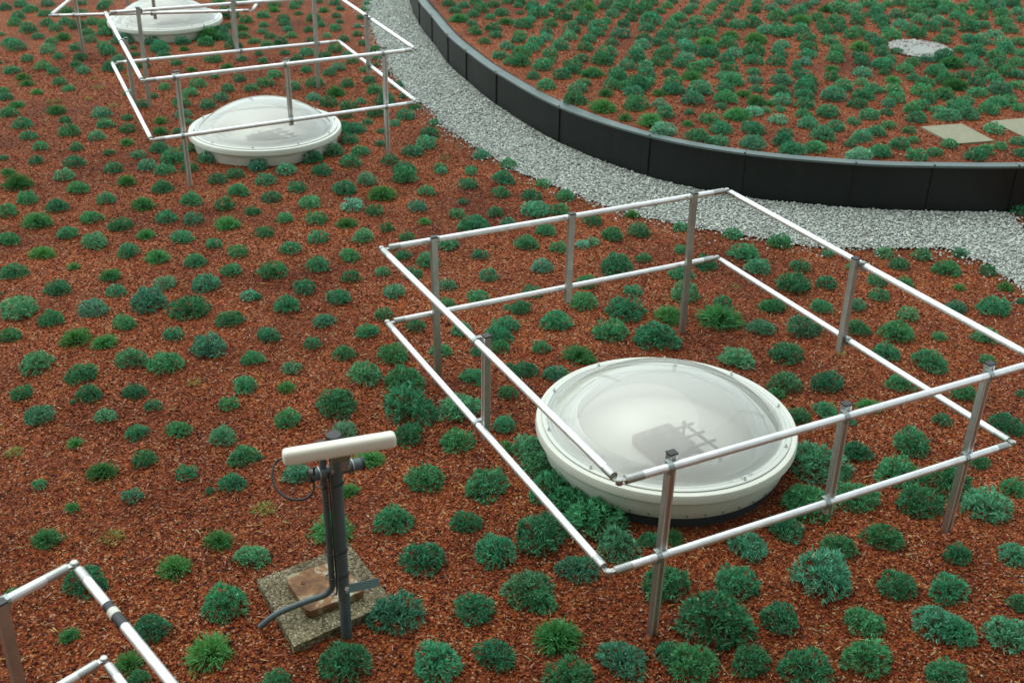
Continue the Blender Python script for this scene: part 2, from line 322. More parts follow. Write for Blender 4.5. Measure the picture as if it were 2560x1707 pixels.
# ---------------------------------------------------------------- dome skylights
def dome(i, c, label):
    t = thing('dome_skylight', label, 'skylight', (c[0], c[1], -.053 if i == 0 else -.133), 'round dome skylights in the roof')
    MB().lathe([(.672, -.02), (.672, .119), (.64, .119)]).build('upstand', M_base, t, sm=40)
    z0 = .0 if i else .117
    MB().lathe([(.60, z0), (.694, z0), (.698, z0 + .006), (.708, .195), (.708, .212), (.712, .216), (.714, .236), (.742, .240), (.750, .250), (.750, .284), (.744, .298), (.725, .303), (.712, .300), (.705, .294), (.60, .290), (.60, z0 + .01)]).build('curb_ring', M_white, t, sm=35)
    MB().lathe([(.7075, .296), (.712, .3075), (.700, .3125), (.672, .309), (.655, .300)]).build('flange', M_flange, t, sm=60)
    R_, h = .655, .27; rs = (R_ ** 2 + h ** 2) / (2 * h); th = math.asin(R_ / rs)
    prof = [(max(rs * math.sin(th * k / 28), .0005), .306 + h - rs + rs * math.cos(th * k / 28)) for k in range(29)] + [(.664, .3065), (.690, .3135)]
    o = MB().lathe(prof, n=128).build('dome_cover', M_dome, t, sm=80)
    # opal inner skin: sloping collar and a hazy central pane
    MB().lathe([(.60, .288), (.585, .262), (.55, .250), (.545, .262), (.535, .285), (.525, .305), (.51, .318)]).build('inner_collar', M_inner, t, sm=60)
    prof = [(max(.51 * math.sin(1.57 * k / 16), .0005), .318 + .035 * math.cos(1.57 * k / 16)) for k in range(17)]
    MB().lathe(prof, n=160).build('inner_pane', M_pane, t, sm=80)
    MB().lathe([(.509, .317), (.51, .16), (.001, .16)], n=64).build('light_well', mat_well, t, sm=30)
    # made-up bars and block under the hazy pane, standing in for a dark reflection
    fr = MB(); rot = Matrix.Rotation(.55 + i * .1, 3, 'Z')
    def P(x, y, z): return rot @ Vector((x, y, z))
    for x_ in (-.14, -.05, .05, .15):
        fr.tube([P(x_, -.33, .25), P(x_, .05, .25)], .009, 6)
    for y_ in (-.30, -.2, -.1, 0.):
        fr.tube([P(-.18, y_, .26), P(.19, y_, .26)], .008, 6)
    fr.tube([P(-.14, -.3, .18), P(-.05, .05, .27)], .012, 6); fr.tube([P(.05, -.3, .27), P(-.14, .05, .19)], .008, 6)
    for x_, y_ in ((-.14, -.3), (.15, -.3), (-.14, .03), (.15, .03)): fr.tube([P(x_, y_, .161), P(x_, y_, .27)], .009, 6)
    fr.v = [tuple(Vector(q) + P(-.03, -.06, .0)) for q in fr.v]; fr.build('reflection_bars', mat_refl_bars, t)
    MB().box(P(-.06, -.07, .196), (.27, .25, .07), rot).build('reflection_block', mat_refl_block, t, bev=.01)  # added block, the tan patch of the same stand-in reflection
    nb = 10
    for k in range(nb):
        a = 2 * math.pi * (k + .35) / nb; x_, y_ = .694 * math.cos(a), .694 * math.sin(a)
        MB().lathe([(.0095, .312), (.0095, .318), (.006, .322), (.0055, .333), (.002, .335), (.0002, .335)], (x_, y_, 0), n=12).build('bolt', M_flange, t, sm=40)
    if i == 0:
        for k in range(14):
            a = -math.pi * (.2 + .6 * k / 13); x_ = 0
            MB().lathe([(.006, 0), (.006, .004), (.0002, .005)], n=8).build('screw', M_clamp, t).matrix_local = Matrix.Translation((.7035 * math.cos(a), .7035 * math.sin(a), .14)) @ Matrix.Rotation(a, 4, 'Z') @ Matrix.Rotation(math.pi / 2, 4, 'Y')
    if i == 0:
        for txt, ang, sz in (('CE', -54.5, .026), ('(x)', -59, .030), ('1.2', -66., .022)):
            cu = bpy.data.curves.new('approval_mark', 'FONT'); cu.body = txt; cu.size = sz; cu.align_x = 'CENTER'; cu.extrude = .0004
            tmp = bpy.data.objects.new('approval_mark', cu); sc.collection.objects.link(tmp); me = bpy.data.meshes.new_from_object(tmp.evaluated_get(bpy.context.evaluated_depsgraph_get()))
            bpy.data.objects.remove(tmp); o = link('approval_mark', me, M_clamp, t); a = math.radians(ang)
            o.matrix_local = Matrix.Translation((MR * math.cos(a), MR * math.sin(a), .3145)) @ Matrix.Rotation(a + math.pi / 2, 4, 'Z')
    return t
MR = .683
mat_well = mat('well_lining', (.92, .91, .87), .6); mat_refl_bars = mat('reflection_bars_brown', (.07, .035, .025), .5); mat_refl_block = mat('reflection_block_tan', (.20, .145, .10), .6)  # well lining, then brown and tan of the made-up reflection shapes
dlab = ['large white round dome skylight nearest the camera inside the front fence', 'middle white dome skylight with a tall clear cover inside the middle fence', 'farthest dome skylight cut by the top edge with green tufts against its rim']
for i, c in enumerate(DOMES): d_ = dome(i, c, dlab[i]); d_.rotation_euler.z = i * .12
# ---------------------------------------------------------------- fences
def fence(up, lo, posts, hang, label, zl=.502, tape=False):
    cx = sum(p[0] for p in up) / 4; cy = sum(p[1] for p in up) / 4; O = Vector((cx, cy, 0))
    t = thing('guard_rail', label, 'railing', O, 'tube guard rails around the skylights')
    def B(mb, name, m, par, **kw): o = mb.build(name, m, par, **kw); o.matrix_parent_inverse = Matrix.Identity(4); return o
    for ring, z in ((up, 1.0), (lo, zl)):
        for k in range(4):
            a = Vector((*ring[k], z)) - O; b = Vector((*ring[(k + 1) % 4], z)) - O; d = (b - a).normalized(); g1 = .045; g2 = .03
            mb = MB(); mb.tube([a + d * g1, a + d * (g1 + .001), b - d * (g2 + .001), b - d * g2], [.0172, .0185, .0185, .0172], 20)
            ra = B(mb, 'rail', M_alu, t, sm=40)
            B(MB().tube([a + d * .0445, a + d * .115], .0195, 20), 'sleeve', M_alu2, ra, sm=40); B(MB().tube([b - d * .115, b - d * .0295], .0195, 20), 'sleeve', M_alu2, ra, sm=40)
            # hinge tabs
            rot = d.to_track_quat('X', 'Z').to_matrix()
            B(MB().box(a + d * .026 - Vector((0, 0, .006)), (.06, .024, .006), rot), 'hinge_tab', M_alu2, ra, bev=.0015)
            B(MB().box(b - d * .012 + Vector((0, 0, .005)), (.05, .026, .006), rot), 'hinge_tab', M_alu2, ra, bev=.0015)
            if tape and ring is up and k == 1:
                mb = MB(); mb.tube([a + d * .29, a + d * .33], .0203, 20); B(mb, 'tape_band', M_cap, ra, sm=40)
                mb = MB(); mb.tube([a + d * .3305, a + d * .365], .0212, 20); B(mb, 'tape_band', M_white, ra, sm=40)
                mb = MB(); mb.tube([a + d * .3655, a + d * .43], .0203, 20); B(mb, 'tape_band', M_cap, ra, sm=40)
        for k in range(4):
            a = Vector((*ring[k], z)) - O; mb = MB(); mb.lathe([(.0002, .014), (.013, .014), (.016, .010), (.016, -.012), (.0002, -.012)], a, n=16); B(mb, 'hinge_pin', M_alu2, t, sm=30)
    allp = [(f, tp, 0.) for f, tp in posts] + [(f, tp, .42) for f, tp in hang]
    for (fx, fy), (tx, ty), z0 in allp:
        # the rail side this post belongs to
        best = None
        for k in range(4):
            a = Vector(up[k]); b = Vector(up[(k + 1) % 4]); s = (Vector((tx, ty)) - a).dot((b - a).normalized()); q = a + (b - a).normalized() * s
            if best is None or (Vector((tx, ty)) - q).length < best[0]: best = ((Vector((tx, ty)) - q).length, k, q)
        k = best[1]; a = Vector((*up[k], 0)); b = Vector((*up[(k + 1) % 4], 0)); d = (b - a).normalized(); inn = Vector((-d.y, d.x, 0))
        if inn.dot(O - a) < 0: inn = -inn
        top = Vector((*best[2], 0)) + inn * .042; top.z = 1.035
        mid = (Vector((fx, fy, 0)) + Vector((tx, ty, 0))) * .5
        if z0: foot = Vector((top.x, top.y, z0))
        else:
            mv = (mid - top); mv.z = 0; mv = mv * .9 if mv.length < .08 else mv.normalized() * .07
            foot = Vector((top.x, top.y, -.04)) + mv
        ax = (top - foot).normalized(); rot = Matrix((d, inn, ax)).transposed()
        Lp = (top - foot).length; cc = (top + foot) / 2 - O
        mb = MB(); mb.box(cc, (.040, .034, Lp), rot); po = B(mb, 'post', M_alu2, t, bev=.002)
        mb = MB()
        for e in (-1, 1): mb.box(cc - inn * .0175 + d * e * .014, (.008, .003, Lp * .99), rot)
        B(mb, 'post_lip', M_alu, po)
        mb = MB(); mb.box(top - O + ax * .004, (.043, .037, .009), rot); B(mb, 'end_cap', M_cap, po, bev=.001)
        for z in (1.0, zl):
            s = (z - foot.z) / (top.z - foot.z); pz = foot.lerp(top, s); c0 = pz - inn * .042 - O
            # ring clamp round the rail
            ringp = (up if z == 1.0 else lo); a2 = Vector((*ringp[k], z)); b2 = Vector((*ringp[(k + 1) % 4], z)); dd = (b2 - a2).normalized()
            q = a2 + dd * (pz - a2).dot(dd) - O
            mb = MB(); mb.tube([q + dd * .022, q + dd * .022 + dd * .024], .0232, 20)
            r2 = Matrix((dd, Vector((-dd.y, dd.x, 0)), Vector((0, 0, 1)))).transposed()
            mb.box(q + dd * .034 + inn * .014 + Vector((0, 0, .022)), (.024, .030, .005), r2); mb.box(q + dd * .034 - inn * .0 - Vector((0, 0, .026)), (.024, .02, .012), r2)
            B(mb, 'clamp', M_clamp, po, sm=40)
    return t
# corners run: back left, back right, front right, front left
fence([(-0.787, 6.303), (1.435, 7.394), (2.650, 5.080), (0.459, 3.966)], [(-0.771, 6.313), (1.418, 7.393), (2.629, 5.091), (0.445, 3.984)],
      [((-0.464, 6.482), (-0.471, 6.378)), ((1.210, 7.228), (1.191, 7.225)), ((2.335, 5.016), (2.354, 4.979)), ((0.681, 4.186), (0.694, 4.133))],
      [((.353, 6.85), (.356, 6.83)), ((2.0, 6.277), (1.993, 6.21)), ((1.538, 4.659), (1.530, 4.60)), ((-.119, 5.215), (-.120, 5.1645))],
      'shiny aluminium tube guard rail surrounding the nearest dome skylight')
fence([(-4.318, 12.22), (-2.045, 13.267), (-0.973, 10.982), (-3.208, 9.73)], [(-4.282, 12.101), (-2.049, 13.23), (-0.964, 10.931), (-3.170, 9.648)],
      [((-3.932, 12.007), (-4.047, 12.405)), ((-2.280, 12.907), (-2.287, 13.118)), ((-1.253, 10.797), (-1.258, 10.869)), ((-2.910, 9.768), (-2.982, 9.949))],
      [((-3.146, 12.71), (-3.128, 12.793)), ((-1.55, 12.143), (-1.512, 12.232)), ((-2.097, 10.398), (-2.125, 10.456)), ((-3.703, 10.95), (-3.736, 11.031))],
      'aluminium tube guard rail surrounding the middle dome skylight beside the gravel strip')
c2 = [(-5.92, 16.85), (-3.52, 17.32), (-3.3395, 14.6917), (-5.6979, 14.1924)]
fence(c2, c2, [((-5.60, 16.75), (-5.60, 16.85)), ((-3.8, 17.1), (-3.8, 17.2)), ((-3.6, 14.75), (-3.6, 14.66)), ((-5.413, 14.344), (-5.40, 14.28))],
      [((-4.5, 14.5), (-4.5, 14.45)), ((-5.8, 15.4), (-5.8, 15.4)), ((-4.6, 17.1), (-4.6, 17.1)), ((-3.4, 16.), (-3.4, 16.))],
      'far tube guard rail around the farthest skylight, cut off by the top edge')
c3 = [(-3.32, 1.36), (-1.606, 3.364), (.13, 1.40), (-1.58, -.60)]; c3l = [(-3.29, 1.39), (-1.58, 3.393), (.155, 1.43), (-1.555, -.57)]
fence(c3, c3l, [((-1.80, 3.13), (-1.80, 3.13)), ((-.1, 1.66), (-.1, 1.66)), ((-3.1, 1.6), (-3.1, 1.6)), ((-1.75, -.4), (-1.75, -.4))], [((-2.55, 2.25), (-2.55, 2.25)), ((-.62, 2.25), (-.62, 2.25))],
      'nearest guard rail corner with black tape bands in the bottom left corner', tape=True)
# ---------------------------------------------------------------- concrete slab, antenna
sl = thing('concrete_slab', 'square exposed aggregate paving slab under the antenna mast', 'slab', (-.894, 4.36, 0))
SC = [(-1.2321, 4.4315), (-0.9665, 3.9719), (-0.5450, 4.2950), (-0.812, 4.7168)]
def prism(pts, z0, z1, rnd=0):
    n_ = len(pts); return MB().add([(x, y, z0) for x, y in pts] + [(x, y, z1) for x, y in pts], [tuple(range(n_)), tuple(range(n_, 2 * n_))] + [(i, (i + 1) % n_, n_ + (i + 1) % n_, n_ + i) for i in range(n_)])
def local(pts, o): return [(x - o[0], y - o[1]) for x, y in pts]
prism(local(SC, (-.894, 4.36)), -.01, .045).build('slab_body', M_conc, sl, bev=.003)
pl_ = thing('rusty_cover_plate', 'rusty brown rounded plate flaking white, resting on the slab', 'plate', (-.89, 4.36, .046))
PC = [Vector(q) for q in local([(-1.085, 4.405), (-0.932, 4.150), (-0.680, 4.318), (-0.845, 4.545)], (-.89, 4.36))]
rp = []
for k in range(4):
    p, a, b = PC[k], PC[k - 1], PC[(k + 1) % 4]; da = (a - p).normalized(); db = (b - p).normalized()
    for s in (0, .25, .5, .75, 1): u = p + da * .035 * (1 - s) ** 2 + db * .035 * s ** 2; rp.append((u.x, u.y))
prism(rp, 0, .044).build('plate_body', M_rust, pl_, bev=.004)
for q in ((-.10, -.0), (.05, -.06)): MB().lathe([(.011, .044), (.011, .049), (.005, .049), (.005, .046), (.0002, .046)], (q[0], q[1], 0), n=14).build('bolt_hole', M_rust, pl_, sm=30)
an = thing('antenna_mast', 'grey pipe mast with a white bar antenna on top and black cable loop', 'antenna', (-.7455, 4.1, 0))
def AB(mb, name, m, par=an, **kw): return mb.build(name, m, par, **kw)
O = Vector((-.7455, 4.1, 0))
def V3(x, y, z): return Vector((x, y, z)) - O
mast = AB(MB().tube([V3(-.7455, 4.1, -.03), V3(-.7455, 4.1, 1.10)], .0265, 24), 'mast_pipe', M_pvc, sm=40)
AB(MB().lathe([(.0002, 1.118), (.031, 1.118), (.034, 1.112), (.034, 1.085), (.0275, 1.083)], V3(-.7455, 4.1, 0), n=24), 'mast_cap', M_cap, sm=40)
x0, x1 = Vector((-0.8525, 4.058, .93)) - O, Vector((-0.640, 4.165, .93)) - O; xd = (x1 - x0).normalized()
AB(MB().tube([x0, x1], .0265, 24), 'cross_pipe', M_pvc, sm=40)
AB(MB().tube([x0 - xd * .004, x0 + xd * .006], .030, 24), 'pipe_end_cap', M_cap, sm=40); AB(MB().tube([x1 - xd * .006, x1 + xd * .004], .030, 24), 'pipe_end_cap', M_cap, sm=40)
for s in (.042, .19):
    q = x0 + xd * s; pts = [q + Vector((0, 0, 1)) * .031 * math.cos(t) + xd.cross(Vector((0, 0, 1))) * .031 * math.sin(t) for t in [2 * math.pi * k / 20 for k in range(21)]]
    AB(MB().tube(pts, .0032, 8, False), 'u_bolt', M_alu2, sm=60)
c_ = (x0 + x1) / 2 + Vector((0, 0, .033)); rot = Matrix((xd, Vector((-xd.y, xd.x, 0)), Vector((0, 0, 1)))).transposed()
mb = MB(); mb.box(c_ + rot @ Vector((0.01, -.028, -.002)), (.085, .006, .055), rot); mb.box(c_ + rot @ Vector((0.01, -.06, .07)), (.085, .006, .10), rot @ Matrix.Rotation(.5, 3, 'X')); AB(mb, 'mounting_bracket', M_clamp, bev=.001)
for s in (-.025, .045): AB(MB().tube([c_ + rot @ Vector((s, -.030, -.012)), c_ + rot @ Vector((s, -.040, -.012))], .007, 6), 'bracket_bolt', M_alu2)
pa, pb = Vector((-0.9318, 3.935, 1.107)) - O, Vector((-0.4827, 4.093, 1.107)) - O; pd = (pb - pa).normalized(); rot = Matrix((pd, Vector((-pd.y, pd.x, 0)), Vector((0, 0, 1)))).transposed()
# rounded bar shell: superellipse section, closed round ends
secs = []; Lh = (pb - pa).length / 2; mb = MB(); ns = 28; st_ = [(-1, .0), (-.995, .55), (-.985, .78), (-.965, .92), (-.94, .985), (-.9, 1), (.9, 1), (.94, .985), (.965, .92), (.985, .78), (.995, .55), (1, .0)]
vs = []
for u, s in st_:
    for k in range(ns):
        t = 2 * math.pi * k / ns; ct, stt = math.cos(t), math.sin(t)
        yy = .030 * max(s, .02) * math.copysign(abs(ct) ** .6, ct); zz = .034 * max(s, .02) * math.copysign(abs(stt) ** .6, stt)
        vs.append((pa + pb) / 2 + rot @ Vector((u * Lh, yy, zz)))
fs = [(i * ns + k, i * ns + (k + 1) % ns, (i + 1) * ns + (k + 1) % ns, (i + 1) * ns + k) for i in range(len(st_) - 1) for k in range(ns)] + [tuple(range(ns)), tuple((len(st_) - 1) * ns + k for k in range(ns))]
AB(mb.add(vs, fs), 'antenna_bar', M_panel, sm=60)
def bez(P, n_=10): P = catmull([tuple(p) for p in P], n_); return [Vector(p) for p in P]
con = [V3(-.800, 4.088, 1.075), V3(-.797, 4.088, .9), V3(-.795, 4.09, .6), V3(-.796, 4.10, .36), V3(-.805, 4.135, .26), V3(-.850, 4.165, .185), V3(-.93, 4.17, .145), V3(-1.0696, 4.1405, .09), V3(-1.155, 4.125, .02)]
AB(MB().tube(bez(con), .0145, 16), 'conduit_pipe', M_pvc, sm=50)
AB(MB().lathe([(.0002, 1.088), (.017, 1.088), (.018, 1.08), (.018, 1.06), (.0147, 1.06)], V3(-.800, 4.088, 0), n=18), 'conduit_cap', M_cap, sm=40)
cb = [(-0.955, 4.115, .985), (-1.000, 4.115, .965), (-1.0136, 4.07, .93), (-0.990, 4.02, .89), (-0.930, 3.985, .865), (-0.870, 3.99, .86), (-.835, 4.02, .88), (-.832, 4.045, .93), (-.828, 4.05, .985)]
AB(MB().tube(bez([V3(*q) for q in cb]), .0052, 10), 'cable', M_cap, sm=60)
AB(MB().tube(bez([V3(-.772, 4.068, .95), V3(-.771, 4.07, .6), V3(-.772, 4.075, .3), V3(-.79, 4.11, .24)]), .004, 8), 'cable', M_cap, sm=60)
for z in (.865, .50, .365):
    pts = [V3(-.768 + .054 * math.cos(t), 4.095 + .030 * math.sin(t), z + .012 * math.cos(t)) for t in [2 * math.pi * k / 28 for k in range(29)]]
    AB(MB().tube(pts, .0032, 6, False), 'cable_tie', M_cap, sm=60)
ba, bb = V3(-.735, 4.075, .30), V3(-.585, 4.13, .30); bd = (bb - ba).normalized(); rot = Matrix((bd, Vector((-bd.y, bd.x, 0)), Vector((0, 0, 1)))).transposed() @ Matrix.Rotation(-.5, 3, 'X')
AB(MB().box((ba + bb) / 2, ((bb - ba).length, .006, .040), rot), 'flat_bar', M_bar, bev=.001)
for q in (V3(-.79, 4.075, .27), V3(-.725, 4.066, .315)): AB(MB().tube([q, q + Vector((.002, -.014, .004))], .009, 6), 'bolt', M_alu)
# ---------------------------------------------------------------- the building the view is taken from (unseen, added for dome reflections and shade from its side)
bl = thing('building', 'tan facade behind the viewpoint, unseen, added for dome reflections and shade', 'building', (0, -1.3, 0))
MB().box((0, -3, 9), (26, 6, 18)).build('facade', mat('facade_render', (.34, .30, .25), .8), bl)
mw = mat('dark_window', (.02, .025, .03), .1)
for a_ in range(-3, 4):
    for b_ in range(5): MB().box((a_ * 3.4, .01, 2.2 + b_ * 3.4), (2.0, .06, 1.9)).build('window', mw, bl)
# ---------------------------------------------------------------- stepping slabs and drain hatch on the raised bed
for nm, cs, lab in (('paving_slab', [(3.8878, 10.7977), (4.3232, 10.921), (4.4587, 10.4189), (4.0461, 10.3001)], 'left greenish grey square paving slab lying in the raised bed'),
                    ('paving_slab', [(4.6383, 11.0261), (5.05, 11.155), (5.19, 10.665), (4.7967, 10.5485)], 'right greenish grey paving slab in the raised bed, cut by the photo edge')):
    cc = (sum(c[0] for c in cs) / 4, sum(c[1] for c in cs) / 4); o = prism(local(cs, cc), -.03, .014).build(nm, M_slabs, None, bev=.003); o.location = (*cc, BEDZ)
    tag(o, lab, 'paving slab', 'paving slabs in the raised bed')
hc = (4.77, 13.72); o = prism(local([(4.656, 13.836), (4.8975, 13.919), (4.9403, 13.626), (4.6315, 13.507)], hc), -.02, .03).build('drain_hatch', M_slab2, None, bev=.004); o.location = (*hc, BEDZ)
tag(o, 'flat pale square drain cover amid pebbles in the raised bed', 'drain cover')
n = 1500; u = rng.random(n) ** .5; a = rng.uniform(0, 2 * np.pi, n); c = np.column_stack([4.80 + .36 * u * np.cos(a), 13.85 + .42 * u * np.sin(a)]); k = n; tone = rng.beta(3, 1.8, k)[:, None]
tag(link('pebbles', scatter('pebbles', np.column_stack([c, np.full(k, BEDZ + .012)]), rng.uniform(.012, .024, k), tone * np.array([.5, .5, .46]) + .06, rng, CUB, CUF, .75), M_stone), kind='stuff')
# ---------------------------------------------------------------- plants
def tuft(seed, kind, lod=1.):
    r = np.random.default_rng(seed); VV = []; FF = []; CC = []
    def lump(d):   # uneven outline
        return 1 + .07 * np.sin(3 * np.arctan2(d[:, 1], d[:, 0]) + seed) + .06 * np.sin(5 * np.arctan2(d[:, 1], d[:, 0]) + 2.3 * seed) + .05 * np.sin(7 * d[:, 2] + seed)
    def blades(P, D, Ln, Wd, bend, col):
        k = len(P); D = D / np.linalg.norm(D, axis=1)[:, None]; s = np.cross(D, r.normal(size=(k, 3))); s /= np.linalg.norm(s, axis=1)[:, None]
        g = np.zeros((k, 3)); g[:, 2] = -1; b = np.asarray(bend)[:, None]
        p1 = P + D * (Ln * .5)[:, None] + g * b * .25 * Ln[:, None]; p2 = P + D * Ln[:, None] + g * b * Ln[:, None]
        w = (Wd / 2)[:, None]; V = np.stack([P - s * w * .7, P + s * w * .7, p1 + s * w, p1 - s * w, p2], 1)
        V[:, :, 2] = np.maximum(V[:, :, 2], .01)
        o = sum(len(x) for x in VV)
        f = np.array([[0, 1, 2], [0, 2, 3], [3, 2, 4]])[None] + (np.arange(k) * 5)[:, None, None] + o
        VV.append(V.reshape(-1, 3)); FF.append(f.reshape(-1, 3)); CC.append(np.repeat(col, 5, 0))
    if kind in 'sp':
        n = int(270 * lod); H = .86
        d = r.normal(size=(n, 3)); d[:, 2] = np.abs(d[:, 2]) * .9 + .02; d /= np.linalg.norm(d, axis=1)[:, None]
        f = np.where(r.random(n) < .7, r.uniform(.88, 1.0, n), r.uniform(.4, .88, n)) * lump(d)
        T = d * f[:, None] * np.array([1, 1, H]) * .86
        m = 6 if lod >= 1 else 5
        P = np.repeat(T, m, 0); dn = np.repeat(d, m, 0); t = r.normal(size=(n * m, 3)); D = dn * .8 + t * .55 + np.array([0, 0, .2])
        Ln = r.uniform(.14, .27, n * m) * (1 if lod >= 1 else 1.25); Wd = r.uniform(.030, .050, n * m) * (1 if lod >= 1 else 1.7)
        tone = np.repeat(r.uniform(.7, 1.3, n), m) * r.uniform(.6, 1.45, n * m)
        col = np.stack([tone * .9, tone, tone * .97], 1); blades(P, D, Ln, Wd, r.uniform(0, .25, n * m), col)
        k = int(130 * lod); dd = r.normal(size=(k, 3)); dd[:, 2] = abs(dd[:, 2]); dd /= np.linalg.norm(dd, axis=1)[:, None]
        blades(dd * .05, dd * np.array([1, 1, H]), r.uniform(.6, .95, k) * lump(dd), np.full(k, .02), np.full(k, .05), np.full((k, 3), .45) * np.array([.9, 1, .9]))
    elif kind in 'gB':
        n = int((520 if kind == 'B' else 400) * lod); a = r.uniform(0, 2 * np.pi, n); el = r.uniform(.08, 1.5, n)
        d = np.stack([np.cos(a) * np.cos(el), np.sin(a) * np.cos(el), np.sin(el)], 1); st = r.uniform(0, .55, n)[:, None]
        P = d * st * np.array([.9, .9, .6]); tone = r.uniform(.7, 1.35, n)
        Ln = (1.02 - st[:, 0] * .9) * r.uniform(.75, 1.1, n) * lump(d) * np.where(el > 1, .8, 1)
        col = np.stack([tone * r.uniform(.8, 1.3, n), tone, tone * .8], 1)
        blades(P, d + r.normal(size=(n, 3)) * .22, Ln, r.uniform(.03, .05, n) * (1 if lod >= 1 else 1.6), r.uniform(.05, .45, n), col)
        n = int(110 * lod); dd = r.normal(size=(n, 3)); dd[:, 2] = abs(dd[:, 2]); dd /= np.linalg.norm(dd, axis=1)[:, None]; T = dd * np.array([.85, .85, .6]) * r.uniform(.5, 1, n)[:, None]
        P = np.repeat(T, 5, 0); D = np.repeat(dd, 5, 0) * .7 + r.normal(size=(n * 5, 3)) * .6 + [0, 0, .3]; tn = r.uniform(.8, 1.4, n * 5)
        blades(P, D, r.uniform(.14, .28, n * 5), r.uniform(.03, .05, n * 5), r.uniform(0, .3, n * 5), np.stack([tn * .9, tn, tn * .95], 1))
    else:
        n = int(60 * lod); a = r.uniform(0, 2 * np.pi, n); rad = r.random(n) ** .6 * lump(np.stack([np.cos(a), np.sin(a), np.zeros(n)], 1))
        T = np.stack([np.cos(a) * rad * .8, np.sin(a) * rad * .8, r.uniform(.05, .45, n) * (1.1 - rad * .7)], 1)
        P = np.repeat(T, 5, 0); D = r.normal(size=(n * 5, 3)) * .7 + [0, 0, .5]; tn = r.uniform(.7, 1.3, n * 5)
        blades(P, D, r.uniform(.14, .32, n * 5), r.uniform(.025, .045, n * 5), r.uniform(0, .4, n * 5), np.stack([tn * r.uniform(.9, 1.5, n * 5), tn, tn * .8], 1))
        blades(T * [1, 1, 0] + [0, 0, .02], np.array([0, 0, 1.]) + r.normal(size=(n, 3)) * .3, r.uniform(.15, .5, n), np.full(n, .025), np.full(n, .1), np.full((n, 3), 1.) * [1.4, 1.05, .7])
    return np.concatenate(VV), np.concatenate(FF), np.concatenate(CC)
TINT = {'s': (.094, .325, .160), 'p': (.21, .45, .30), 'g': (.100, .30, .115), 'B': (.075, .24, .085), 'o': (.22, .31, .12)}
protos = {}
for kd, cnt in (('s', 8), ('p', 3), ('g', 5), ('B', 3), ('o', 4)):
    for j in range(cnt):
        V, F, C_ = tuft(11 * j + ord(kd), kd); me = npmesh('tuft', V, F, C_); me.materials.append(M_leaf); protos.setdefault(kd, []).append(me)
NAMES = {'s': 'cushion_plant', 'p': 'cushion_plant', 'g': 'grassy_plant', 'B': 'grassy_plant', 'o': 'sparse_plant'}
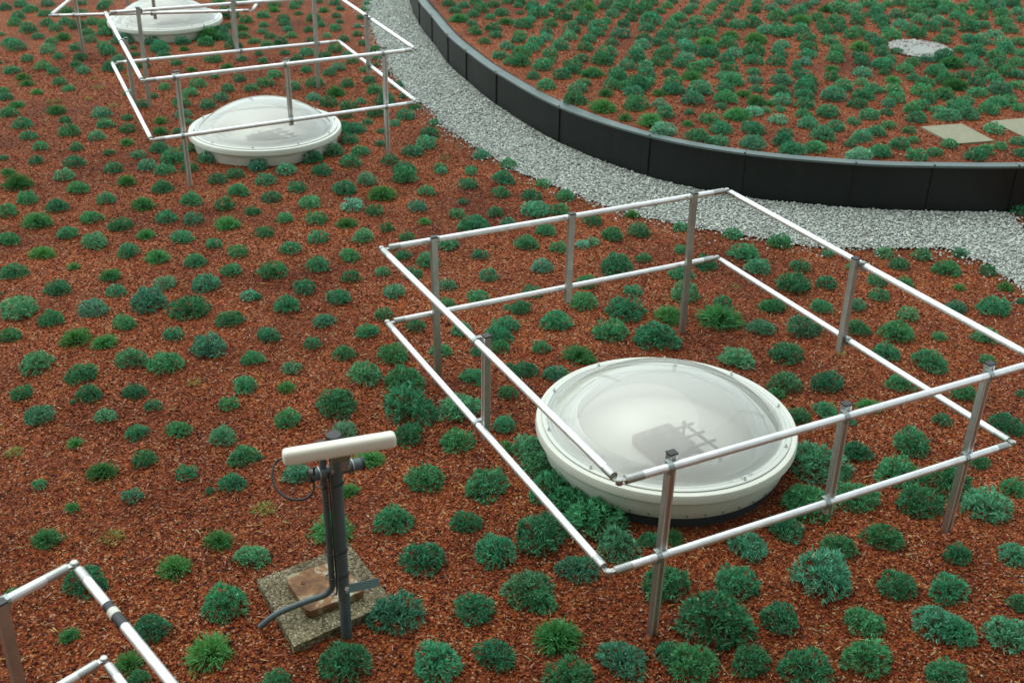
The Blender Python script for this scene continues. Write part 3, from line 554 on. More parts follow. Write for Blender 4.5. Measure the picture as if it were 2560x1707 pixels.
PLANTS = """0.990,4.210,0,0.168,s,large blue-green tuft, second nearest right of the front fence near left post foot
1.582,4.568,0,0.158,s,medium blue-green tuft, second nearest in front of the front fence hanging front post
1.785,5.563,0,0.166,s,large blue-green tuft, nearest in front of the right rim of the front dome
0.458,4.978,0,0.153,s,medium blue-green tuft, second nearest behind the front fence nearest lower corner
0.171,4.840,0,0.145,s,medium blue-green tuft, third nearest left of the front fence nearest lower corner
-0.626,6.092,0,0.169,s,large blue-green tuft, nearest behind the right end of the white antenna
-1.353,3.950,0,0.124,g,medium grassy tuft, nearest in front of the left corner of the concrete slab
-0.520,4.229,0,0.128,s,medium blue-green tuft, nearest right of the foot of the antenna mast
0.242,4.093,0,0.125,B,medium bushy tuft, nearest in front of the front fence nearest lower corner
-0.311,3.905,0,0.118,s,medium blue-green tuft, second nearest right of the foot of the antenna mast
-0.924,4.859,0,0.135,g,medium grassy tuft, nearest right of the left corner of the concrete slab
-0.729,3.894,0,0.116,s,medium blue-green tuft, nearest in front of the foot of the antenna mast
0.108,4.409,0,0.123,s,medium blue-green tuft, fourth nearest left of the front fence nearest lower corner
2.625,5.185,0,0.136,s,medium blue-green tuft, nearest right of the front fence near right post foot
0.845,3.927,0,0.113,s,medium blue-green tuft, nearest right of the front fence near left post foot
0.287,3.829,0,0.111,s,medium blue-green tuft, second nearest to the middle of the bottom photo edge
1.660,3.997,0,0.114,s,medium blue-green tuft, eighth nearest in front of the front fence hanging front post
1.369,3.929,0,0.113,s,medium blue-green tuft, seventh nearest right of the front fence near left post foot
0.245,5.272,0,0.133,s,medium blue-green tuft, second nearest in front of the front fence far right post foot
1.644,5.163,0,0.131,s,medium blue-green tuft, nearest left of the front fence hanging front post
1.490,7.393,0,0.164,g,large grassy tuft, nearest right of the front fence far right post foot
2.497,5.407,0,0.130,s,medium blue-green tuft, nearest behind the front fence near right post foot
0.783,4.480,0,0.114,s,medium blue-green tuft, nearest behind the front fence near left post foot
0.535,3.955,0,0.105,s,medium blue-green tuft, second nearest in front of the front fence near left post foot
2.055,4.236,0,0.109,s,medium blue-green tuft, fourth nearest in front of the front fence near right post foot
2.372,4.180,0,0.108,s,medium blue-green tuft, nearest to the bottom right corner of the photo
-1.353,4.276,0,0.108,s,medium blue-green tuft, nearest left of the left corner of the concrete slab
-0.434,4.638,0,0.114,s,medium blue-green tuft, second nearest behind the foot of the antenna mast
2.229,5.493,0,0.126,s,medium blue-green tuft, second nearest behind the front fence near right post foot
2.263,5.203,0,0.121,s,medium blue-green tuft, nearest left of the front fence near right post foot
0.576,4.772,0,0.114,s,medium blue-green tuft, nearest behind the front fence nearest lower corner
1.147,4.506,0,0.109,s,medium blue-green tuft, third nearest in front of the near rim of the front dome
-0.123,5.294,0,0.122,s,medium blue-green tuft, second nearest in front of the front fence hanging left post
-0.067,4.712,0,0.109,s,medium blue-green tuft, fifth nearest left of the front fence nearest lower corner
0.998,7.062,0,0.145,s,medium blue-green tuft, nearest right of the far rim of the front dome
0.351,5.148,0,0.115,s,medium blue-green tuft, fourth nearest behind the front fence nearest lower corner
1.926,5.246,0,0.116,s,medium blue-green tuft, nearest right of the front fence hanging front post
-0.157,4.275,0,0.100,s,medium blue-green tuft, third nearest right of the foot of the antenna mast
-1.077,6.106,0,0.127,s,medium blue-green tuft, nearest behind the black cap of the antenna mast
-0.322,6.091,0,0.125,s,medium blue-green tuft, nearest in front of the front fence far left post foot
-2.070,4.413,0,0.099,s,medium blue-green tuft, nearest in front of the bottom left fence upper corner
1.245,4.803,0,0.104,s,medium blue-green tuft, nearest right of the near rim of the front dome
1.120,3.961,0,0.092,s,medium blue-green tuft, fourth nearest right of the front fence near left post foot
1.310,4.251,0,0.096,s,medium blue-green tuft, fifth nearest in front of the front fence hanging front post
-0.050,3.972,0,0.090,s,small blue-green tuft, nearest to the middle of the bottom photo edge
2.393,5.807,0,0.117,s,medium blue-green tuft, fourth nearest behind the front fence near right post foot
2.196,4.489,0,0.097,s,medium blue-green tuft, second nearest in front of the front fence near right post foot
-0.690,6.423,0,0.123,s,medium blue-green tuft, nearest left of the front fence far left post foot
-0.474,5.342,0,0.107,s,medium blue-green tuft, nearest in front of the right end of the white antenna
-0.613,4.951,0,0.102,s,medium blue-green tuft, third nearest in front of the right end of the white antenna
0.820,7.494,0,0.139,s,medium blue-green tuft, nearest behind the far rim of the front dome
0.114,5.656,0,0.112,s,medium blue-green tuft, nearest in front of the left rim of the front dome
0.168,5.500,0,0.110,s,medium blue-green tuft, nearest in front of the far rim of the front dome
0.361,4.594,0,0.096,s,medium blue-green tuft, nearest left of the front fence nearest lower corner
1.980,4.898,0,0.101,s,medium blue-green tuft, second nearest left of the front fence near right post foot
1.939,4.504,0,0.095,s,medium blue-green tuft, third nearest in front of the front fence near right post foot
1.708,4.236,0,0.091,s,medium blue-green tuft, sixth nearest in front of the front fence hanging front post
2.136,4.177,0,0.090,s,medium blue-green tuft, fourth nearest to the bottom right corner of the photo
1.997,3.914,0,0.087,s,small blue-green tuft, second nearest to the bottom right corner of the photo
-2.318,7.375,0,0.133,s,medium blue-green tuft, nearest right of the longest blue-green tuft of the left bed
-1.671,4.543,0,0.093,g,medium grassy tuft, second nearest left of the left corner of the concrete slab
1.139,7.436,0,0.131,g,medium grassy tuft, nearest behind the front fence far right post foot
0.452,6.814,0,0.122,g,medium grassy tuft, second nearest left of the far rim of the front dome
-3.507,7.296,0,0.128,s,medium blue-green tuft, second nearest to the middle of the left photo edge
-2.643,7.475,0,0.130,s,medium blue-green tuft, nearest left of the longest blue-green tuft of the left bed
-2.045,6.826,0,0.121,s,medium blue-green tuft, fourth nearest right of the longest blue-green tuft of the left bed
-1.661,4.097,0,0.084,s,small blue-green tuft, third nearest right of the bottom left fence lower corner
0.803,8.253,0,0.138,s,medium blue-green tuft, fourth nearest right of the front fence hanging back post
0.375,5.138,0,0.095,s,medium blue-green tuft, nearest in front of the front fence far right post foot
2.819,6.820,0,0.116,s,medium blue-green tuft, sixth nearest left of the front fence lower right corner
1.477,4.958,0,0.092,s,medium blue-green tuft, second nearest right of the near rim of the front dome
1.721,4.805,0,0.090,s,small blue-green tuft, nearest in front of the front fence hanging front post
-0.951,6.487,0,0.110,s,medium blue-green tuft, second nearest in front of the front fence lower left corner
-2.388,4.755,0,0.087,g,small grassy tuft, nearest left of the bottom left fence upper corner
0.687,7.157,0,0.117,s,medium blue-green tuft, nearest left of the far rim of the front dome
2.136,7.985,0,0.127,s,medium blue-green tuft, fifth nearest behind the front fence hanging right post
2.709,7.229,0,0.118,s,medium blue-green tuft, third nearest right of the front fence hanging right post
-3.985,8.919,0,0.136,g,medium grassy tuft, nearest left of the widest dark tuft near the left edge
-2.969,6.902,0,0.111,g,medium grassy tuft, seventh nearest left of the longest blue-green tuft of the left bed
-0.310,5.733,0,0.097,s,medium blue-green tuft, nearest left of the front fence hanging left post
-0.809,5.534,0,0.094,g,medium grassy tuft, nearest left of the right end of the white antenna
-1.499,4.768,0,0.085,g,small grassy tuft, second nearest behind the left corner of the concrete slab
-1.695,3.879,0,0.074,g,small grassy tuft, nearest right of the bottom left fence lower corner
2.066,7.275,0,0.115,s,medium blue-green tuft, nearest left of the front fence hanging right post
1.867,6.890,0,0.110,s,medium blue-green tuft, second nearest left of the front fence hanging right post
2.060,6.515,0,0.106,s,medium blue-green tuft, second nearest in front of the front fence hanging right post
1.776,6.492,0,0.105,s,medium blue-green tuft, third nearest behind the right rim of the front dome
1.622,5.260,0,0.090,s,medium blue-green tuft, second nearest left of the front fence hanging front post
0.165,4.349,0,0.079,s,small blue-green tuft, second nearest left of the front fence nearest lower corner
-3.099,6.541,0,0.103,s,medium blue-green tuft, third nearest to the middle of the left photo edge
-2.274,6.576,0,0.104,s,medium blue-green tuft, third nearest in front of the longest blue-green tuft of the left bed
-0.797,6.756,0,0.106,s,medium blue-green tuft, nearest in front of the front fence lower left corner
-1.296,4.634,0,0.080,s,small blue-green tuft, nearest behind the left corner of the concrete slab
-4.072,15.250,0,0.202,B,large bushy tuft, nearest left of the right rim of the rear dome
-4.479,9.785,0,0.137,B,medium bushy tuft, second nearest behind the widest dark tuft near the left edge
-2.506,6.633,0,0.101,s,medium blue-green tuft, second nearest in front of the longest blue-green tuft of the left bed
-2.290,5.356,0,0.086,g,small grassy tuft, fourth nearest behind the bottom left fence upper corner
-0.605,5.783,0,0.091,s,medium blue-green tuft, nearest right of the right end of the white antenna
1.282,10.753,1,0.146,g,medium grassy tuft, nearest behind the curb middle wall joint
1.286,7.793,0,0.114,s,medium blue-green tuft, second nearest behind the front fence far right post foot
0.309,7.289,0,0.108,s,medium blue-green tuft, nearest in front of the front fence hanging back post
3.548,7.656,0,0.113,s,medium blue-green tuft, fourth nearest to the middle of the right photo edge
1.518,6.799,0,0.103,s,medium blue-green tuft, third nearest right of the front fence far right post foot
3.047,6.037,0,0.094,s,medium blue-green tuft, nearest behind the front fence lower right corner
2.035,5.700,0,0.090,s,small blue-green tuft, third nearest behind the front fence hanging front post
2.629,4.773,0,0.079,s,small blue-green tuft, second nearest right of the front fence near right post foot
1.858,8.570,0,0.119,s,medium blue-green tuft, nearest right of the front fence far right lower corner
-1.191,9.707,0,0.132,B,medium bushy tuft, nearest left of the yellowish grassy tuft behind the front fence
-2.770,6.423,0,0.095,s,medium blue-green tuft, sixth nearest in front of the longest blue-green tuft of the left bed
-1.537,5.537,0,0.085,s,small blue-green tuft, second nearest left of the left end of the white antenna
-1.196,5.370,0,0.083,s,small blue-green tuft, nearest in front of the left end of the white antenna
-0.227,4.954,0,0.078,s,small blue-green tuft, third nearest in front of the front fence hanging left post
-1.014,3.786,0,0.065,s,small blue-green tuft, nearest in front of the near corner of the concrete slab
0.850,11.170,1,0.142,g,medium grassy tuft, nearest left of the tall grassy tuft behind the curb
2.155,11.009,1,0.140,g,medium grassy tuft, third nearest in front of the brightest grassy tuft of the rear bed
0.177,9.399,0,0.125,s,medium blue-green tuft, fifth nearest in front of the dark curb widest wall joint
0.514,7.618,0,0.105,s,medium blue-green tuft, nearest right of the front fence hanging back post
2.551,6.539,0,0.093,s,medium blue-green tuft, fourth nearest right of the front fence hanging right post
0.750,4.010,0,0.066,s,small blue-green tuft, nearest in front of the front fence near left post foot
2.332,4.773,0,0.074,s,small blue-green tuft, nearest in front of the front fence near right post foot
-2.406,8.955,0,0.119,g,medium grassy tuft, fifth nearest right of the middle fence near left post foot
-2.994,7.340,0,0.101,p,medium pale silvery tuft, fifth nearest left of the longest blue-green tuft of the left bed
-2.765,6.869,0,0.096,g,medium grassy tuft, sixth nearest left of the longest blue-green tuft of the left bed
-0.341,9.017,0,0.119,s,medium blue-green tuft, eleventh nearest right of the front fence upper left corner
-1.848,8.047,0,0.109,s,medium blue-green tuft, thirteenth nearest right of the longest blue-green tuft of the left bed
-0.098,7.048,0,0.098,s,medium blue-green tuft, fifth nearest left of the front fence hanging back post
-2.852,5.922,0,0.086,s,small blue-green tuft, fifth nearest to the lower left photo edge
-1.324,5.051,0,0.077,o,small sparse olive tuft, second nearest in front of the left end of the white antenna
-3.713,8.300,0,0.109,g,medium grassy tuft, nearest in front of the widest dark tuft near the left edge
-2.305,7.791,0,0.104,s,medium blue-green tuft, second nearest right of the longest blue-green tuft of the left bed
-3.225,9.357,0,0.118,g,medium grassy tuft, nearest in front of the bright grassy tuft below the middle fence
-3.377,8.532,0,0.110,s,medium blue-green tuft, fourth nearest left of the bright grassy tuft below the middle fence
-2.797,8.264,0,0.107,g,medium grassy tuft, nearest right of the tall loose tuft left of centre
-0.048,7.230,0,0.096,s,medium blue-green tuft, fourth nearest left of the front fence hanging back post
-1.701,5.747,0,0.081,s,small blue-green tuft, fourth nearest left of the left end of the white antenna
-2.053,4.784,0,0.071,o,small sparse olive tuft, nearest right of the bottom left fence upper corner
-1.029,10.166,0,0.124,s,medium blue-green tuft, nearest right of the yellowish grassy tuft behind the front fence
1.246,11.939,1,0.140,s,medium blue-green tuft, fifth nearest right of the tall grassy tuft behind the curb
4.935,13.119,1,0.152,B,medium bushy tuft, nearest behind the dark bushy clump below the pebble patch
4.694,12.219,1,0.143,B,medium bushy tuft, second nearest in front of the dark bushy clump below the pebble patch
2.263,6.246,0,0.084,g,small grassy tuft, fourth nearest in front of the front fence hanging right post
2.849,5.377,0,0.075,s,small blue-green tuft, nearest in front of the front fence lower right corner
-3.794,7.936,0,0.099,s,medium blue-green tuft, second nearest in front of the widest dark tuft near the left edge
-3.237,7.171,0,0.092,s,medium blue-green tuft, fifth nearest to the middle of the left photo edge
-1.543,9.816,0,0.118,s,medium blue-green tuft, fourth nearest left of the yellowish grassy tuft behind the front fence
-1.698,6.340,0,0.083,s,small blue-green tuft, third nearest behind the left end of the white antenna
-1.545,5.276,0,0.073,s,small blue-green tuft, third nearest left of the left end of the white antenna
-1.352,5.945,0,0.080,s,small blue-green tuft, nearest behind the left end of the white antenna
-0.988,5.825,0,0.078,p,small pale silvery tuft, nearest right of the black cap of the antenna mast
1.927,8.306,0,0.101,s,medium blue-green tuft, second nearest right of the front fence far right lower corner
-3.281,10.535,0,0.123,s,medium blue-green tuft, second nearest in front of the left rim of the middle dome
-1.634,7.467,0,0.093,s,medium blue-green tuft, eighth nearest left of the front fence lower left corner
-3.366,7.665,0,0.093,s,medium blue-green tuft, fourth nearest in front of the widest dark tuft near the left edge
-1.995,7.229,0,0.088,s,small blue-green tuft, fifth nearest right of the longest blue-green tuft of the left bed
-2.643,6.189,0,0.079,s,small blue-green tuft, eighth nearest in front of the longest blue-green tuft of the left bed
-0.243,6.496,0,0.082,s,small blue-green tuft, nearest right of the front fence far left post foot
0.811,12.428,1,0.135,g,medium grassy tuft, fifth nearest behind the tall grassy tuft behind the curb
1.190,11.284,1,0.124,s,medium blue-green tuft, third nearest right of the dark curb widest wall joint
1.372,10.474,1,0.116,p,medium pale silvery tuft, nearest right of the curb middle wall joint
1.894,11.853,1,0.129,s,medium blue-green tuft, sixth nearest left of the brightest grassy tuft of the rear bed
1.779,11.493,1,0.126,s,medium blue-green tuft, fifth nearest right of the curb middle wall joint
1.681,10.310,1,0.115,s,medium blue-green tuft, third nearest behind the front fence far right upper corner
5.089,12.042,1,0.131,s,medium blue-green tuft, ninth nearest behind the right corner of the stepping slab
2.482,9.977,1,0.111,s,medium blue-green tuft, third nearest right of the front fence far right upper corner
2.859,10.428,1,0.116,s,medium blue-green tuft, eighth nearest right of the front fence far right upper corner
3.266,11.743,1,0.128,s,blue-green tuft, twelfth nearest in front of the bright grassy tuft left of the pebble patch
3.059,9.884,1,0.111,p,medium pale silvery tuft, fourteenth nearest left of the left corner of the stepping slab
0.101,8.682,0,0.101,s,medium blue-green tuft, fifth nearest behind the front fence hanging back post
1.300,8.155,0,0.096,s,medium blue-green tuft, third nearest left of the front fence far right lower corner
1.757,7.272,0,0.088,s,small blue-green tuft, fifth nearest right of the front fence far right post foot
3.418,8.325,0,0.098,s,medium blue-green tuft, second nearest left of the right end of the dark curb
2.444,7.301,0,0.088,s,small blue-green tuft, nearest right of the front fence hanging right post
3.335,7.210,0,0.087,s,small blue-green tuft, second nearest to the middle of the right photo edge
0.086,6.606,0,0.082,s,small blue-green tuft, second nearest behind the left rim of the front dome
0.292,6.552,0,0.081,s,small blue-green tuft, nearest behind the left rim of the front dome
2.566,6.954,0,0.085,s,small blue-green tuft, second nearest right of the front fence hanging right post
1.971,6.180,0,0.078,s,small blue-green tuft, nearest right of the right rim of the front dome
2.918,6.424,0,0.080,s,small blue-green tuft, third nearest behind the front fence lower right corner
0.875,4.879,0,0.065,g,small grassy tuft, nearest in front of the near rim of the front dome
2.521,4.407,0,0.061,s,small blue-green tuft, third nearest to the bottom right corner of the photo
-1.629,3.782,0,0.053,s,small blue-green tuft, second nearest right of the bottom left fence lower corner
-1.052,10.371,0,0.113,s,medium blue-green tuft, nearest right of the middle fence near right post foot
-2.714,7.149,0,0.084,s,small blue-green tuft, second nearest left of the longest blue-green tuft of the left bed
-0.673,8.294,0,0.094,s,medium blue-green tuft, fourth nearest right of the front fence upper left corner
-1.979,5.807,0,0.072,s,small blue-green tuft, eighth nearest left of the left end of the white antenna
-2.095,5.487,0,0.069,s,small blue-green tuft, sixth nearest behind the bottom left fence upper corner
-0.036,5.929,0,0.073,s,small blue-green tuft, nearest right of the front fence hanging left post
-0.888,5.228,0,0.066,g,small grassy tuft, second nearest in front of the black cap of the antenna mast
2.869,14.065,1,0.144,B,medium bushy tuft, nearest behind the big bushy tuft amid the rear bed
2.155,10.143,1,0.109,s,medium blue-green tuft, second nearest behind the front fence far right upper corner
1.046,8.978,0,0.100,s,medium blue-green tuft, second nearest in front of the curb middle wall joint
2.194,8.809,0,0.098,s,medium blue-green tuft, nearest right of the front fence far right upper corner
-3.058,7.914,0,0.089,g,small grassy tuft, third nearest left of the tall loose tuft left of centre
-1.280,7.611,0,0.086,s,small blue-green tuft, third nearest left of the front fence lower left corner
-3.279,8.885,0,0.095,s,medium blue-green tuft, nearest left of the bright grassy tuft below the middle fence
-2.609,7.798,0,0.086,p,small pale silvery tuft, nearest behind the longest blue-green tuft of the left bed
-1.796,9.467,0,0.100,s,medium blue-green tuft, fifth nearest right of the near rim of the middle dome
-1.244,8.751,0,0.094,s,medium blue-green tuft, nearest left of the front fence upper left corner
-1.520,8.172,0,0.089,s,small blue-green tuft, sixth nearest left of the front fence upper left corner
-1.681,7.018,0,0.079,s,small blue-green tuft, eighth nearest behind the left end of the white antenna
-2.027,4.055,0,0.053,g,small grassy tuft, nearest left of the bottom left fence lower corner
0.586,11.432,1,0.116,s,medium blue-green tuft, nearest behind the dark curb widest wall joint
1.615,11.842,1,0.119,s,medium blue-green tuft, seventh nearest behind the curb middle wall joint
2.248,13.836,1,0.137,g,medium grassy tuft, tenth nearest left of the big bushy tuft amid the rear bed
2.743,13.477,1,0.133,s,medium blue-green tuft, nearest in front of the big bushy tuft amid the rear bed
2.427,11.493,1,0.116,g,medium grassy tuft, second nearest right of the brightest grassy tuft of the rear bed
3.642,15.129,1,0.148,g,medium grassy tuft, nearest left of the pale stick in the rear bed
4.935,13.390,1,0.133,s,medium blue-green tuft, nearest left of the dark bushy clump below the pebble patch
3.071,11.153,1,0.113,s,medium blue-green tuft, eleventh nearest right of the front fence far right upper corner
0.819,8.888,0,0.095,s,medium blue-green tuft, fifth nearest in front of the curb middle wall joint
1.519,8.345,0,0.091,s,medium blue-green tuft, nearest left of the front fence far right lower corner
1.786,6.097,0,0.071,s,small blue-green tuft, nearest behind the right rim of the front dome
-4.906,11.959,0,0.119,g,medium grassy tuft, eleventh nearest in front of the post foot of the rear fence
-2.838,9.488,0,0.098,s,medium blue-green tuft, nearest in front of the middle fence near left post foot
-3.054,8.365,0,0.089,s,small blue-green tuft, nearest left of the tall loose tuft left of centre
-1.010,7.096,0,0.078,s,small blue-green tuft, nearest left of the front fence lower left corner
0.955,12.940,1,0.123,s,medium blue-green tuft, seventh nearest behind the tall grassy tuft behind the curb
2.300,12.216,1,0.117,s,medium blue-green tuft, nearest behind the brightest grassy tuft of the rear bed
2.127,11.556,1,0.112,s,medium blue-green tuft, nearest left of the brightest grassy tuft of the rear bed
2.228,10.566,1,0.104,s,medium blue-green tuft, fourth nearest in front of the brightest grassy tuft of the rear bed
3.273,14.444,1,0.136,s,medium blue-green tuft, fourth nearest right of the big bushy tuft amid the rear bed
4.068,13.807,1,0.131,g,medium grassy tuft, nearest left of the bright grassy tuft left of the pebble patch
4.638,12.725,1,0.122,s,medium blue-green tuft, second nearest left of the dark bushy clump below the pebble patch
2.705,10.077,1,0.099,s,medium blue-green tuft, fifth nearest right of the front fence far right upper corner
3.273,9.982,1,0.099,s,medium blue-green tuft, seventh nearest left of the left corner of the stepping slab
4.236,11.110,1,0.108,s,medium blue-green tuft, nearest right of the left corner of the stepping slab
4.468,11.187,1,0.109,s,medium blue-green tuft, third nearest behind the right corner of the stepping slab
0.220,8.231,0,0.086,p,small pale silvery tuft, nearest behind the front fence hanging back post
-4.111,16.513,0,0.154,s,medium blue-green tuft, nearest right of the right rim of the rear dome
-1.013,10.875,0,0.107,s,medium blue-green tuft, second nearest right of the middle fence near right post foot
-1.790,10.834,0,0.107,s,medium blue-green tuft, second nearest in front of the right rim of the middle dome
-1.963,10.612,0,0.105,s,medium blue-green tuft, nearest left of the right rim of the middle dome
-2.434,10.386,0,0.104,s,medium blue-green tuft, nearest left of the near rim of the middle dome
-3.536,9.915,0,0.099,g,medium grassy tuft, nearest behind the bright grassy tuft below the middle fence
-3.570,9.037,0,0.092,s,medium blue-green tuft, third nearest left of the bright grassy tuft below the middle fence
-2.708,8.662,0,0.089,s,small blue-green tuft, second nearest right of the tall loose tuft left of centre
-2.486,8.204,0,0.085,s,small blue-green tuft, third nearest right of the tall loose tuft left of centre
-3.431,6.927,0,0.074,s,small blue-green tuft, nearest to the middle of the left photo edge
-0.111,10.161,0,0.101,s,medium blue-green tuft, second nearest left of the dark curb widest wall joint
-1.418,9.038,0,0.092,g,medium grassy tuft, fourth nearest left of the front fence upper left corner
-1.332,7.246,0,0.077,s,small blue-green tuft, fourth nearest left of the front fence lower left corner
-0.352,7.150,0,0.076,s,small blue-green tuft, second nearest behind the front fence far left post foot
-1.719,6.676,0,0.072,s,small blue-green tuft, fifth nearest behind the left end of the white antenna
-3.067,6.188,0,0.068,s,small blue-green tuft, sixth nearest to the middle of the left photo edge
-2.372,6.229,0,0.069,s,small blue-green tuft, fifth nearest in front of the longest blue-green tuft of the left bed
-2.221,5.764,0,0.065,s,small blue-green tuft, eighth nearest behind the bottom left fence upper corner
-2.864,5.544,0,0.063,o,small sparse olive tuft, nearest to the lower left photo edge
-1.130,6.783,0,0.073,s,small blue-green tuft, second nearest left of the front fence lower left corner
-2.051,12.835,0,0.120,B,medium bushy tuft, nearest right of the bushy tuft right of the middle dome
-1.675,11.513,0,0.110,s,medium blue-green tuft, nearest right of the right rim of the middle dome
-3.170,9.756,0,0.095,s,medium blue-green tuft, nearest right of the bright grassy tuft below the middle fence
-3.935,9.264,0,0.091,s,medium blue-green tuft, nearest right of the widest dark tuft near the left edge
-2.474,9.709,0,0.095,s,medium blue-green tuft, third nearest in front of the near rim of the middle dome
-1.301,8.371,0,0.084,s,small blue-green tuft, second nearest left of the front fence upper left corner
-0.482,6.849,0,0.072,s,small blue-green tuft, nearest behind the front fence far left post foot
0.022,12.817,1,0.117,s,medium blue-green tuft, eighth nearest right of the dark curb second wall joint
2.204,13.359,1,0.121,s,medium blue-green tuft, ninth nearest left of the big bushy tuft amid the rear bed
1.891,12.375,1,0.113,g,medium grassy tuft, tenth nearest left of the brightest grassy tuft of the rear bed
1.928,10.551,1,0.099,s,medium blue-green tuft, fourth nearest behind the front fence far right upper corner
6.839,16.447,1,0.146,s,medium blue-green tuft, second nearest to the top right corner of the photo
5.405,13.697,1,0.124,s,medium blue-green tuft, fourth nearest right of the dark bushy clump below the pebble patch
4.123,13.008,1,0.119,s,medium blue-green tuft, nearest behind the grassy tuft above the stepping slab
4.441,11.841,1,0.109,s,medium blue-green tuft, third nearest in front of the dark bushy clump below the pebble patch
4.648,12.427,1,0.114,s,medium blue-green tuft, nearest in front of the dark bushy clump below the pebble patch
2.842,12.296,1,0.113,s,medium blue-green tuft, eighth nearest right of the brightest grassy tuft of the rear bed
2.736,11.860,1,0.109,s,medium blue-green tuft, fifth nearest right of the brightest grassy tuft of the rear bed
2.802,10.780,1,0.101,s,medium blue-green tuft, sixth nearest right of the front fence far right upper corner
2.450,10.251,1,0.097,s,medium blue-green tuft, second nearest right of the front fence far right upper corner
3.591,11.782,1,0.109,s,medium blue-green tuft, fifth nearest left of the grassy tuft above the stepping slab
3.222,10.419,1,0.098,s,medium blue-green tuft, ninth nearest left of the left corner of the stepping slab
4.468,11.444,1,0.106,s,medium blue-green tuft, third nearest right of the left corner of the stepping slab
4.912,11.604,1,0.107,s,medium blue-green tuft, fourth nearest behind the right corner of the stepping slab
0.261,8.956,0,0.088,s,small blue-green tuft, sixth nearest behind the front fence hanging back post
0.557,7.956,0,0.080,s,small blue-green tuft, second nearest right of the front fence hanging back post
0.058,7.500,0,0.076,s,small blue-green tuft, second nearest left of the front fence hanging back post
3.272,7.652,0,0.077,s,small blue-green tuft, sixth nearest in front of the right end of the dark curb
1.927,7.615,0,0.077,s,small blue-green tuft, fifth nearest left of the front fence hanging right post
2.274,7.630,0,0.077,s,small blue-green tuft, nearest behind the front fence hanging right post
2.538,7.673,0,0.078,s,small blue-green tuft, second nearest behind the front fence hanging right post
1.902,5.498,0,0.060,s,small blue-green tuft, nearest behind the front fence hanging front post
2.749,5.634,0,0.061,s,small blue-green tuft, nearest left of the front fence lower right corner
0.742,4.845,0,0.055,s,small blue-green tuft, nearest left of the near rim of the front dome
-4.834,13.659,0,0.124,s,medium blue-green tuft, nearest in front of the middle fence lower left corner
-5.120,14.977,0,0.134,s,medium blue-green tuft, third nearest behind the middle fence lower left corner
-4.544,14.606,0,0.131,s,medium blue-green tuft, nearest in front of the near rim of the rear dome
-3.488,10.829,0,0.101,s,medium blue-green tuft, nearest right of the middle fence nearest lower corner
-1.821,10.276,0,0.097,s,medium blue-green tuft, fourth nearest right of the near rim of the middle dome
-0.754,14.844,1,0.131,g,medium grassy tuft, nearest right of the middle fence right upper corner
-3.904,9.696,0,0.093,s,medium blue-green tuft, third nearest right of the widest dark tuft near the left edge
-4.259,9.438,0,0.091,s,medium blue-green tuft, nearest behind the widest dark tuft near the left edge
-4.070,8.543,0,0.083,s,small blue-green tuft, third nearest left of the widest dark tuft near the left edge
-3.648,8.694,0,0.085,s,small blue-green tuft, second nearest right of the widest dark tuft near the left edge
-3.018,8.720,0,0.085,g,small grassy tuft, nearest behind the tall loose tuft left of centre
-2.169,8.060,0,0.080,s,small blue-green tuft, sixth nearest right of the tall loose tuft left of centre
-1.371,10.063,0,0.095,p,medium pale silvery tuft, second nearest left of the yellowish grassy tuft behind the front fence"""
